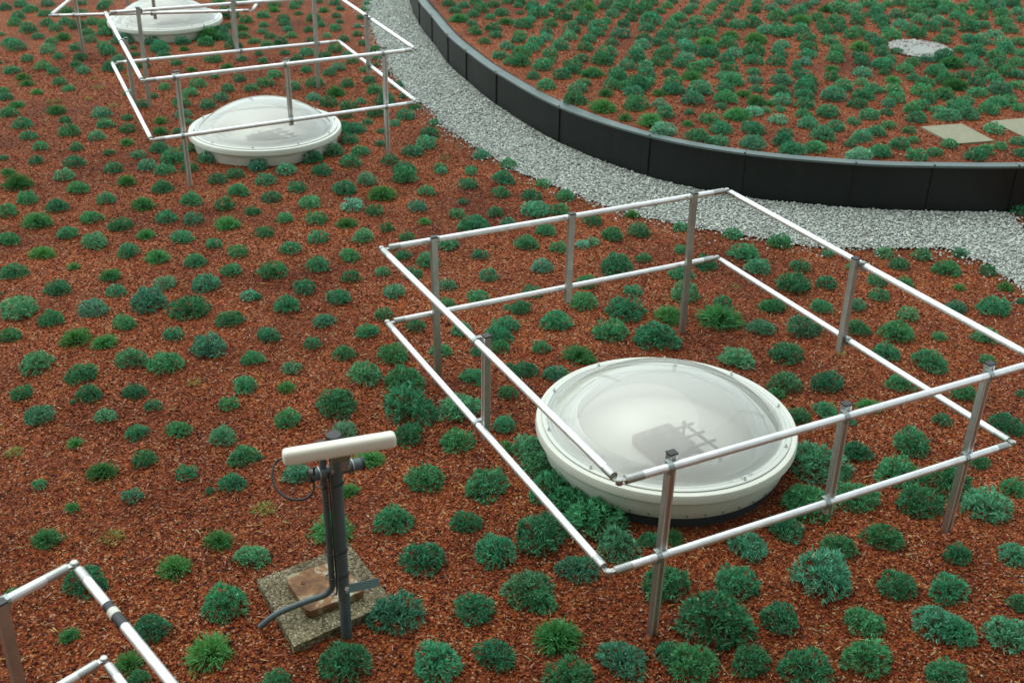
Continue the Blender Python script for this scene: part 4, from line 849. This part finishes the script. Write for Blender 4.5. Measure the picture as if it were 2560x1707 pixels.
REST = """0.26,15.22,1,0.136,s
0.92,15.56,1,0.139,g
1.43,15.95,1,0.142,s
1.68,14.92,1,0.134,s
3.03,12.02,1,0.111,s
-1.42,9.42,0,0.090,p
-1.68,9.11,0,0.088,s
-1.79,8.48,0,0.083,s
-1.56,7.76,0,0.077,s
-0.88,7.73,0,0.077,s
-0.26,7.65,0,0.076,s
-2.46,5.94,0,0.063,s
-1.82,5.36,0,0.058,s
-1.43,6.33,0,0.066,g
-4.17,10.38,0,0.095,s
-0.90,11.10,0,0.101,s
-1.58,10.53,0,0.097,s
-1.61,8.71,0,0.083,s
-0.19,8.05,0,0.077,s
0.28,12.66,1,0.110,s
1.03,13.32,1,0.115,s
1.34,13.09,1,0.114,s
2.60,14.26,1,0.123,B
2.67,13.05,1,0.113,s
1.86,10.85,1,0.097,s
4.24,11.96,1,0.105,s
3.47,11.10,1,0.099,s
3.52,10.21,1,0.092,s
3.91,11.02,1,0.098,s
3.58,9.90,1,0.089,s
4.73,11.35,1,0.101,s
4.57,10.73,1,0.096,s
4.12,9.94,1,0.090,s
0.15,9.75,0,0.090,s
0.39,9.39,0,0.087,s
2.27,8.35,0,0.079,s
2.40,8.04,0,0.077,s
-4.53,11.26,0,0.099,s
-3.27,10.21,0,0.091,s
-1.46,12.53,0,0.109,s
-2.15,10.27,0,0.092,s
-4.14,10.02,0,0.090,s
-4.31,9.12,0,0.083,s
-2.94,9.06,0,0.083,s
-2.52,9.37,0,0.085,s
-2.29,10.00,0,0.090,s
-2.15,9.57,0,0.087,s
-0.54,8.63,0,0.080,s
-1.75,6.11,0,0.061,s
-2.06,5.14,0,0.054,s
-1.44,6.58,0,0.064,s
-0.02,6.31,0,0.062,s
-2.19,8.40,0,0.076,s
-2.93,7.65,0,0.070,s
0.57,15.10,1,0.123,s
0.99,14.55,1,0.119,s
0.04,13.20,1,0.109,s
0.61,12.71,1,0.106,s
1.24,14.20,1,0.116,s
1.08,12.24,1,0.102,s
0.63,11.82,1,0.099,s
1.20,11.69,1,0.098,s
1.66,13.24,1,0.109,s
1.39,12.39,1,0.103,s
1.97,13.70,1,0.113,s
2.31,14.29,1,0.117,s
1.97,12.66,1,0.105,s
2.49,13.79,1,0.113,s
2.35,11.77,1,0.099,g
3.37,15.29,1,0.124,s
3.51,14.17,1,0.116,s
4.14,15.86,1,0.128,B
4.27,15.82,1,0.128,s
4.80,16.22,1,0.131,s
4.71,15.25,1,0.124,s
4.61,14.38,1,0.118,s
4.95,14.48,1,0.118,s
5.73,14.89,1,0.121,s
6.53,16.14,1,0.130,s
5.56,13.46,1,0.111,s
3.96,12.02,1,0.101,s
4.83,11.95,1,0.100,s
5.18,12.74,1,0.106,s
5.46,12.80,1,0.106,s
2.97,11.75,1,0.099,s
2.69,11.53,1,0.097,s
2.90,11.41,1,0.096,s
3.45,12.09,1,0.101,s
3.45,11.46,1,0.097,s
4.09,11.46,1,0.097,s
1.83,8.96,0,0.080,s
0.14,7.77,0,0.071,s
3.31,8.61,0,0.077,s
3.07,8.41,0,0.076,s
2.81,8.10,0,0.074,s
2.75,7.84,0,0.072,s
2.88,7.53,0,0.070,s
-4.40,11.88,0,0.098,s
-0.16,14.76,1,0.117,g
-2.71,9.03,0,0.078,s
-2.33,7.00,0,0.064,s
-0.43,10.01,0,0.085,s
-0.77,8.05,0,0.071,s
-1.24,7.98,0,0.071,s
-0.50,7.87,0,0.070,s
-0.92,7.37,0,0.066,s
-0.68,7.20,0,0.065,s
-2.03,6.38,0,0.059,o
-2.55,5.65,0,0.054,g
-0.08,6.91,0,0.063,s
0.07,14.60,1,0.113,s
0.66,14.40,1,0.112,s
0.48,12.32,1,0.098,s
0.30,11.91,1,0.095,s
1.08,12.44,1,0.098,s
1.45,11.01,1,0.089,s
2.97,14.90,1,0.115,s
2.37,13.12,1,0.103,s
2.18,11.94,1,0.095,s
1.87,10.22,1,0.083,s
3.53,14.64,1,0.114,s
4.10,15.15,1,0.117,s
5.80,13.82,1,0.108,s
2.93,13.05,1,0.103,s
3.44,13.74,1,0.107,s
3.37,13.42,1,0.105,s
3.77,14.05,1,0.110,s
3.11,12.52,1,0.099,s
3.80,12.64,1,0.100,s
4.07,12.40,1,0.098,g
4.39,12.31,1,0.098,s
2.53,10.89,1,0.088,p
3.04,10.70,1,0.086,s
3.90,11.69,1,0.093,s
3.40,10.57,1,0.086,s
0.67,9.19,0,0.077,s
1.02,9.36,0,0.079,g
0.90,7.83,0,0.068,s
3.78,8.04,0,0.070,g
0.20,6.92,0,0.062,s
2.67,6.09,0,0.056,s
-6.32,14.51,0,0.113,s
-5.40,12.14,0,0.097,g
-5.08,11.46,0,0.092,s
-3.63,11.35,0,0.092,g
-2.96,10.55,0,0.086,s
-2.35,13.18,0,0.104,s
-1.19,12.01,0,0.096,s
-0.89,11.43,0,0.092,s
-1.53,10.84,0,0.088,s
-3.58,9.46,0,0.079,s
-2.73,9.99,0,0.082,s
-2.60,10.14,0,0.083,s
-0.13,9.81,0,0.081,s
-0.85,9.44,0,0.079,s
-2.06,8.80,0,0.074,s
-5.93,15.08,0,0.114,g
-6.47,14.72,0,0.111,s
-5.74,13.21,0,0.101,g
-5.06,12.31,0,0.095,o
-3.76,10.23,0,0.081,s
-3.64,14.78,0,0.112,s
-3.46,10.31,0,0.082,s
-1.83,12.31,0,0.095,s
-1.51,12.08,0,0.094,s
-1.68,11.20,0,0.088,s
-1.94,7.63,0,0.064,s
-1.97,9.83,0,0.079,s
-1.21,9.32,0,0.075,s
-1.36,6.91,0,0.059,s
-0.03,5.69,0,0.051,s
0.89,15.97,1,0.116,s
1.78,16.07,1,0.117,s
0.50,13.55,1,0.101,s
0.20,13.66,1,0.101,s
0.15,13.43,1,0.100,s
1.21,12.74,1,0.095,s
0.91,11.68,1,0.088,g
1.14,11.90,1,0.090,s
1.46,13.67,1,0.101,s
1.94,14.71,1,0.108,s
1.41,12.70,1,0.095,s
1.66,12.16,1,0.091,s
1.98,14.08,1,0.104,s
2.08,14.28,1,0.105,s
2.01,13.54,1,0.100,s
1.92,13.19,1,0.098,s
1.82,12.89,1,0.096,s
2.14,14.58,1,0.107,s
2.50,13.36,1,0.099,s
2.35,12.75,1,0.095,s
2.34,11.13,1,0.085,p
3.74,15.73,1,0.115,s
4.73,15.59,1,0.114,s
5.29,16.34,1,0.119,s
5.53,16.36,1,0.119,s
5.69,16.25,1,0.118,s
5.26,14.89,1,0.109,s
5.19,14.25,1,0.105,s
5.89,15.37,1,0.112,s
6.45,15.75,1,0.115,s
6.31,15.26,1,0.112,s
5.67,14.24,1,0.105,s
5.90,14.17,1,0.105,s
5.45,13.11,1,0.098,s
5.72,13.23,1,0.098,s
3.64,13.24,1,0.098,s
4.35,14.00,1,0.103,s
4.33,12.84,1,0.096,s
4.96,12.36,1,0.093,s
5.20,12.49,1,0.094,s
5.38,12.28,1,0.092,s
3.12,12.26,1,0.092,s
3.75,12.02,1,0.091,s
3.96,11.31,1,0.086,s
4.61,11.67,1,0.088,s
5.06,11.70,1,0.088,s
0.45,9.75,0,0.077,s
0.36,8.61,0,0.070,s
1.55,7.68,0,0.064,s
1.87,7.63,0,0.063,s
3.01,8.63,0,0.070,s
4.47,9.63,0,0.076,s
1.70,6.38,0,0.055,s
-5.36,11.83,0,0.089,s
-4.25,11.54,0,0.087,s
-3.67,12.32,0,0.092,s
-2.07,12.42,0,0.093,s
-1.21,10.60,0,0.081,s
-6.52,15.45,0,0.109,s
-5.96,15.71,0,0.111,s
-4.88,11.11,0,0.082,s
-4.21,11.14,0,0.082,s
-3.86,10.99,0,0.081,g
-4.73,14.93,0,0.106,s
-3.98,15.54,0,0.109,s
-3.75,14.14,0,0.101,s
-3.67,13.06,0,0.094,s
-3.54,11.92,0,0.087,s
-3.06,10.29,0,0.077,s
-4.14,17.33,0,0.121,s
-2.92,13.16,0,0.095,s
-1.62,12.95,0,0.093,s
-0.07,10.54,0,0.078,s
-0.50,15.42,1,0.107,s
-0.20,13.10,1,0.093,s
-4.68,10.08,0,0.075,g
-0.80,9.82,0,0.074,s
-0.48,7.57,0,0.060,s
-2.21,6.08,0,0.051,s
-2.35,5.03,0,0.044,g
0.86,15.09,1,0.104,s
0.95,14.24,1,0.099,s
1.55,15.48,1,0.107,s
1.60,14.54,1,0.101,s
0.79,13.54,1,0.095,s
0.99,11.97,1,0.085,s
1.05,10.87,1,0.078,g
1.70,13.83,1,0.097,s
1.83,14.34,1,0.100,s
2.29,15.01,1,0.104,s
2.38,14.56,1,0.101,s
2.77,14.79,1,0.103,s
4.10,14.38,1,0.100,s
5.01,15.57,1,0.107,s
4.95,14.80,1,0.103,s
5.22,15.28,1,0.106,s
6.24,14.86,1,0.103,s
3.51,12.83,1,0.090,g
4.26,13.59,1,0.095,s
2.82,11.07,1,0.080,s
3.99,10.26,1,0.075,s
4.25,10.08,1,0.074,s
1.41,9.09,0,0.069,s
3.74,8.32,0,0.064,s
2.24,6.94,0,0.055,o
-5.13,14.39,0,0.099,s
-5.98,13.48,0,0.093,s
-4.03,14.93,0,0.102,s
-3.39,8.08,0,0.061,g
-1.95,9.11,0,0.067,s
-0.27,8.44,0,0.063,s
-6.93,16.59,0,0.108,s
-5.47,15.36,0,0.101,s
-5.89,14.42,0,0.096,s
-5.68,13.67,0,0.091,s
-5.60,12.96,0,0.087,g
-4.34,14.95,0,0.099,s
-3.75,15.79,0,0.104,g
-3.67,12.71,0,0.086,s
-4.08,12.26,0,0.083,s
-3.37,12.27,0,0.083,s
-3.29,12.54,0,0.085,s
-3.73,11.71,0,0.080,g
-2.57,13.02,0,0.088,s
-0.34,10.81,0,0.075,s
-0.22,15.24,1,0.099,s
-0.31,14.41,1,0.094,s
-2.42,8.54,0,0.061,s
-0.50,9.30,0,0.066,s
-0.17,9.34,0,0.066,s
-0.88,8.77,0,0.063,s
-0.88,8.41,0,0.061,s
0.42,15.56,1,0.101,s
0.40,14.70,1,0.096,s
1.31,15.64,1,0.101,s
1.69,15.73,1,0.102,s
0.62,14.03,1,0.092,s
0.84,13.91,1,0.091,s
0.37,13.22,1,0.087,s
0.61,12.52,1,0.083,s
1.34,12.07,1,0.081,s
1.44,11.33,1,0.076,p
1.52,14.06,1,0.092,s
1.38,13.41,1,0.089,s
1.76,13.53,1,0.089,s
1.66,12.48,1,0.083,s
1.46,11.73,1,0.079,g
2.12,12.93,1,0.086,s
2.85,15.78,1,0.102,s
2.56,12.30,1,0.082,s
3.08,14.57,1,0.095,s
3.40,15.83,1,0.103,s
3.62,16.26,1,0.105,s
3.84,14.59,1,0.095,s
4.04,14.70,1,0.096,s
4.55,15.99,1,0.104,s
4.47,15.47,1,0.101,s
4.90,15.05,1,0.098,s
5.34,15.95,1,0.103,s
5.46,15.67,1,0.102,s
5.82,16.59,1,0.107,s
5.80,15.54,1,0.101,s
5.88,16.11,1,0.104,s
6.13,15.62,1,0.101,s
6.34,16.41,1,0.106,s
6.29,16.09,1,0.104,s
5.97,15.07,1,0.098,s
5.96,14.61,1,0.096,s
6.74,15.90,1,0.103,s
5.53,14.24,1,0.093,s
6.12,14.24,1,0.093,s
5.27,13.79,1,0.091,s
5.24,13.37,1,0.088,s
5.23,13.16,1,0.087,s
3.15,13.86,1,0.091,s
3.74,13.60,1,0.090,s
3.42,12.46,1,0.083,s
4.32,14.24,1,0.093,s
3.96,13.40,1,0.088,s
3.92,13.12,1,0.087,s
4.49,13.15,1,0.087,s
4.23,11.68,1,0.079,s
4.72,13.33,1,0.088,s
4.91,12.66,1,0.084,s
5.54,12.71,1,0.084,s
2.53,10.50,1,0.072,s
3.78,10.03,1,0.069,s
4.22,11.32,1,0.076,s
5.09,11.46,1,0.077,s
4.67,10.38,1,0.071,s
4.56,10.05,1,0.069,s
0.26,10.07,0,0.070,s
1.04,8.45,0,0.061,s
3.64,8.66,0,0.062,s
3.02,8.08,0,0.059,s
3.23,6.88,0,0.052,s
-6.84,15.80,0,0.100,s
-3.98,11.40,0,0.075,s
-3.08,15.04,0,0.096,s
-2.34,14.76,0,0.094,s
-2.18,13.91,0,0.089,s
-2.27,12.62,0,0.082,s
-0.69,10.76,0,0.072,o
-0.76,9.12,0,0.063,g
0.51,15.98,1,0.097,s
0.72,15.67,1,0.095,s
0.79,14.81,1,0.091,s
1.22,15.27,1,0.093,s
-0.00,13.84,1,0.085,s
0.33,13.93,1,0.086,s
0.71,13.03,1,0.081,s
0.70,12.06,1,0.076,s
1.57,12.91,1,0.080,s
2.56,14.89,1,0.091,s
2.23,12.43,1,0.078,s
1.64,10.73,1,0.068,g
3.89,15.32,1,0.093,s
4.37,15.12,1,0.092,s
3.77,11.52,1,0.073,s
3.58,10.80,1,0.069,s
4.44,10.23,1,0.066,s
0.64,8.75,0,0.059,p
1.36,8.63,0,0.058,s
3.42,8.03,0,0.055,g
3.01,7.21,0,0.050,s
-6.41,16.57,0,0.100,s
-5.62,15.79,0,0.096,s
-4.76,12.89,0,0.081,o
-5.36,12.63,0,0.079,g
-4.65,10.80,0,0.069,s
-3.64,10.63,0,0.068,s
-4.55,10.41,0,0.067,s
-4.53,13.82,0,0.086,s
-3.51,13.84,0,0.086,g
-3.03,12.95,0,0.081,s
-3.22,10.84,0,0.070,s
-3.53,16.91,0,0.102,g
-2.88,16.40,0,0.100,s
-2.67,14.57,0,0.090,s
-1.83,12.01,0,0.076,s
-0.53,14.19,1,0.086,s
-0.13,13.51,1,0.083,s
-0.09,12.84,1,0.079,s
-2.26,9.26,0,0.061,s
-1.07,8.96,0,0.059,s
-0.06,9.13,0,0.060,s
-1.01,8.09,0,0.055,s
-0.23,6.85,0,0.048,s
-2.40,4.34,0,0.034,s
-5.28,14.71,0,0.087,s
-5.38,14.11,0,0.084,s
-5.15,13.52,0,0.081,s
-5.62,12.41,0,0.075,s
-4.39,12.23,0,0.074,o
-3.65,15.38,0,0.090,s
-2.88,13.51,0,0.081,s
-0.27,14.05,1,0.082,s
-2.60,5.23,0,0.038,s
-0.00,15.94,1,0.090,s
0.19,15.72,1,0.089,s
1.20,16.05,1,0.091,s
1.44,15.06,1,0.086,s
1.33,14.77,1,0.084,s
0.02,14.08,1,0.081,s
1.12,13.80,1,0.079,s
1.75,14.18,1,0.081,s
2.09,15.22,1,0.087,s
2.73,15.34,1,0.087,s
2.99,16.19,1,0.092,s
3.14,15.71,1,0.089,s
2.60,12.62,1,0.073,s
2.51,11.95,1,0.070,s
3.28,14.85,1,0.085,s
3.63,15.56,1,0.088,s
3.86,14.90,1,0.085,s
4.45,16.29,1,0.092,s
4.88,15.98,1,0.091,s
5.50,15.38,1,0.087,s
5.70,15.88,1,0.090,s
5.53,15.10,1,0.086,s
5.40,14.66,1,0.084,s
5.91,16.37,1,0.092,s
5.92,15.84,1,0.090,s
6.56,16.55,1,0.093,s
5.57,14.43,1,0.083,s
5.94,13.65,1,0.079,s
3.04,13.57,1,0.078,s
3.25,13.06,1,0.076,p
3.70,12.28,1,0.072,s
3.27,10.90,1,0.065,s
3.67,11.22,1,0.066,s
3.74,10.66,1,0.064,s
0.56,8.69,0,0.055,p
-7.18,16.90,0,0.094,s
-6.82,16.97,0,0.095,s
-6.63,16.36,0,0.092,s
-6.94,16.16,0,0.091,s
-6.41,15.82,0,0.089,s
-6.20,15.56,0,0.088,s
-5.55,14.99,0,0.085,s
-5.70,15.36,0,0.087,s
-6.19,15.91,0,0.089,s
-5.83,15.94,0,0.090,s
-6.14,16.40,0,0.092,s
-5.58,14.57,0,0.083,s
-4.42,14.34,0,0.082,s
-3.85,15.22,0,0.086,s
-3.29,12.90,0,0.074,s
-3.79,16.21,0,0.091,s
-4.45,17.41,0,0.097,s
-3.59,17.23,0,0.096,s
-2.82,16.94,0,0.095,g
-3.24,14.92,0,0.084,s
-2.42,14.42,0,0.082,s
-2.25,13.65,0,0.078,s
-1.74,13.38,0,0.077,s
-1.97,13.18,0,0.076,s
-0.72,10.45,0,0.062,s
-0.94,15.74,1,0.087,s
-0.74,15.66,1,0.087,s
-0.83,15.32,1,0.085,s
-5.98,14.80,0,0.080,s
-5.25,13.03,0,0.072,s
-5.06,12.79,0,0.071,s
-4.30,10.81,0,0.061,s
-3.61,16.53,0,0.089,s
-3.30,16.39,0,0.088,s
-2.74,14.27,0,0.078,s
-1.12,12.36,0,0.069,s
-0.34,15.73,1,0.084,s
0.34,14.26,1,0.076,s
0.17,12.27,1,0.067,s
4.28,14.77,1,0.078,s
4.47,13.67,1,0.073,s
4.32,12.51,1,0.068,s
1.70,7.97,0,0.047,o
2.55,8.62,0,0.050,s
-7.32,16.68,0,0.085,s
-6.40,17.12,0,0.087,s
-6.03,17.19,0,0.088,s
-5.98,16.84,0,0.086,s
-6.27,15.11,0,0.078,s
-5.99,14.00,0,0.073,s
-5.31,13.78,0,0.072,s
-5.48,13.46,0,0.071,s
-4.89,14.06,0,0.074,s
-4.23,14.63,0,0.076,g
-4.16,13.97,0,0.073,s
-3.91,13.70,0,0.072,g
-3.25,13.32,0,0.070,s
-3.30,17.45,0,0.089,s
-3.29,15.36,0,0.079,s
-2.05,14.22,0,0.074,s
-2.54,13.76,0,0.072,s
-1.39,13.19,0,0.070,s
-1.35,11.12,0,0.060,s
-0.58,15.88,1,0.081,s
-0.59,15.13,1,0.077,s
-0.40,13.74,1,0.071,s
-0.70,10.36,0,0.057,s
-0.42,10.36,0,0.057,s
-0.02,6.66,0,0.040,s
-5.66,14.14,0,0.070,s
-4.94,13.27,0,0.067,o
-4.70,11.64,0,0.060,s
-4.10,11.79,0,0.060,s
-3.95,10.70,0,0.056,s
-3.23,16.09,0,0.079,s
-2.50,15.86,0,0.078,s
-2.30,15.30,0,0.076,s
-1.28,11.76,0,0.060,s
0.15,15.56,1,0.076,s
0.15,14.91,1,0.073,s
1.13,15.73,1,0.077,s
1.11,14.89,1,0.073,s
1.87,15.55,1,0.076,s
2.00,15.87,1,0.077,s
2.10,16.18,1,0.078,s
1.74,15.26,1,0.074,s
2.03,15.13,1,0.074,s
1.41,12.16,1,0.061,s
2.24,15.58,1,0.076,s
2.34,15.88,1,0.077,s
2.49,15.52,1,0.076,s
2.57,15.78,1,0.077,s
3.28,16.24,1,0.079,s
2.04,11.32,1,0.057,s
2.47,11.22,1,0.057,s
3.91,16.02,1,0.078,s
4.29,14.50,1,0.071,s
5.08,16.25,1,0.079,s
4.65,14.93,1,0.073,s
4.64,14.73,1,0.072,s
5.20,15.57,1,0.076,s
5.56,16.17,1,0.078,s
6.08,16.16,1,0.078,s
6.63,15.48,1,0.075,s
3.06,13.39,1,0.066,s
3.11,12.82,1,0.064,s
4.28,13.28,1,0.066,s
4.07,12.72,1,0.063,s
2.62,11.26,1,0.057,s
2.56,11.45,1,0.058,g
3.07,10.23,1,0.053,s
3.69,10.37,1,0.053,s
2.68,8.37,0,0.045,s
2.10,6.06,0,0.035,s
3.30,6.45,0,0.037,s
-4.73,12.46,0,0.060,o
-4.22,13.54,0,0.065,o
-3.42,14.21,0,0.067,s
-4.02,12.93,0,0.062,s
-4.06,12.59,0,0.061,s
-4.35,12.68,0,0.061,s
-3.45,11.35,0,0.056,s
-3.28,17.13,0,0.080,s
-3.00,17.58,0,0.081,s
-2.74,17.44,0,0.081,s
-3.02,15.44,0,0.073,s
-2.15,14.54,0,0.069,s
-2.54,13.34,0,0.064,o
-0.87,11.82,0,0.058,s
-1.81,11.69,0,0.057,s
-0.43,10.45,0,0.052,s
-0.17,15.96,1,0.074,s
-0.58,14.62,1,0.068,s
-0.46,9.60,0,0.048,s
-0.03,7.53,0,0.040,s
2.78,16.25,1,0.072,s
3.05,15.33,1,0.069,s
-5.75,12.67,0,0.058,s
-3.13,15.80,0,0.070,s
-3.50,16.00,0,0.071,s
-3.44,15.63,0,0.070,s
-1.83,14.81,0,0.066,s
-1.76,14.41,0,0.065,s
-1.73,12.53,0,0.057,s
-1.57,11.80,0,0.055,s
-0.37,15.01,1,0.066,s
-4.77,14.33,0,0.061,s
-3.46,15.08,0,0.064,s
-3.86,14.65,0,0.062,o
-3.43,11.69,0,0.051,s
-3.96,15.90,0,0.067,s
-2.23,17.03,0,0.071,s
-2.84,15.78,0,0.067,s
-2.16,15.59,0,0.066,s
-2.72,15.22,0,0.064,s
-2.95,14.56,0,0.062,s
-3.14,14.14,0,0.060,s
-1.39,11.52,0,0.051,s
-0.58,11.12,0,0.049,o
-1.88,7.63,0,0.036,s
-1.65,5.21,0,0.027,s
-0.01,15.73,1,0.064,s
0.38,12.95,1,0.054,s
2.41,16.22,1,0.066,s
2.65,16.07,1,0.065,s
3.22,15.92,1,0.064,s
1.70,11.11,1,0.047,s
4.07,16.29,1,0.066,s
4.43,15.70,1,0.064,s
3.18,13.08,1,0.054,s
2.91,12.68,1,0.053,s
3.81,7.80,0,0.036,s
1.84,7.31,0,0.034,s
-4.89,10.49,0,0.044,s
-2.60,17.10,0,0.068,s
-2.23,16.58,0,0.066,s
-2.59,16.62,0,0.066,s
-2.73,16.08,0,0.064,s
-1.85,13.84,0,0.056,s
-4.60,13.43,0,0.051,o
-3.57,13.43,0,0.051,s
-2.25,17.39,0,0.065,s
-2.55,15.47,0,0.058,s
-2.03,15.10,0,0.057,s
-1.99,13.50,0,0.052,o
-1.29,12.76,0,0.049,s
-2.22,9.27,0,0.038,s
-1.45,5.55,0,0.025,s
-3.15,16.73,0,0.058,s
-2.50,16.31,0,0.057,s
-3.26,14.49,0,0.051,s
-4.89,14.66,0,0.049,s
-2.25,17.66,0,0.057,s
-2.95,16.21,0,0.053,o
-2.22,16.06,0,0.053,s
-1.74,14.10,0,0.047,s
-3.41,15.14,0,0.046,s
0.01,15.31,1,0.044,s
-6.80,15.24,0,0.043,s
-1.55,13.72,0,0.039,s
-2.72,6.11,0,0.020,s
-3.06,5.83,0,0.020,o
-0.08,14.88,1,0.036,s
-6.26,13.86,0,0.026,s
-3.76,7.60,0,0.016,s
-0.06,13.63,1,0.022,s"""
R0 = random.Random(5)
def tint(kd):
    t = TINT[kd]; b = R0.uniform(.78, 1.25); h = R0.uniform(-.12, .12)
    if kd == 's' and R0.random() < .22: t = tuple(.6 * a_ + .4 * b_ for a_, b_ in zip(t, TINT['p']))
    return (t[0] * b * (1 + h), t[1] * b, t[2] * b * (1 - h))
for ln in PLANTS.strip().split('\n'):
    x, y, b, r_, kd, lab = ln.split(',', 5); x, y, r_ = float(x), float(y), float(r_); b = int(b)
    o = bpy.data.objects.new(NAMES[kd], R0.choice(protos[kd])); sc.collection.objects.link(o)
    o.location = (x, y, BEDZ if b else -.002); o.rotation_euler = (R0.uniform(-.06, .06), R0.uniform(-.06, .06), R0.uniform(0, 6.28))
    e = R0.uniform(.85, 1.15); o.scale = (r_ * e * (1.15 if b else 1.1), r_ / e * (1.15 if b else 1.1), r_ * R0.uniform(1.0, 1.25)); o.color = (*tint(kd), 1)
    tag(o, lab, 'plant', 'low green tufts planted in the red clay substrate')
VV, FF, CC, off = [], [], [], 0
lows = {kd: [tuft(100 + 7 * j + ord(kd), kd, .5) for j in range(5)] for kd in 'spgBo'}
rest = [ln.split(',') for ln in REST.strip().split('\n')]
rest = [(float(a), float(b_), BEDZ if int(c_) else -.002, float(d_), e_) for a, b_, c_, d_, e_ in rest]
# the planting goes on beyond what the photograph shows
for _ in range(700):
    x, y = R0.uniform(-14, 16), R0.uniform(2.5, 30)
    inside = abs(x) < 1.2 + y * .455 and y > 3.3 and y < 18.6
    if inside: continue
    p_ = np.array([[x, y]])
    if inpoly(p_, path_poly)[0]: continue
    inbed = inpoly(p_, bed_poly)[0]
    if any(math.hypot(x - WP[j, 0], y - WP[j, 1]) < .32 for j in range(0, len(WP), 2)): continue
    if any(math.hypot(x - a, y - b_) < .9 for a, b_ in DOMES): continue
    rest.append((x, y, BEDZ if inbed else -.002, R0.uniform(.06, .13), R0.choice('ssssspggo')))
for x, y, z, r_, kd in rest:
    V, F, C_ = R0.choice(lows[kd]); a = R0.uniform(0, 6.28); ca, sa = math.cos(a), math.sin(a); s = R0.uniform(.85, 1.15)
    W = np.column_stack([(V[:, 0] * ca - V[:, 1] * sa) * r_ * 1.14 + x, (V[:, 0] * sa + V[:, 1] * ca) * r_ * 1.14 + y, V[:, 2] * r_ * s * 1.15 + z])
    VV.append(W); FF.append(F + off); off += len(V); CC.append(C_ * np.array(tint(kd)))
o = link('small_plants', npmesh('small_plants', np.concatenate(VV), np.concatenate(FF), np.concatenate(CC)), M_leaf); o.color = (1, 1, 1, 1)
tag(o, 'many smaller green tufts scattered over both planting beds', kind='stuff')
print('stuff faces', off)
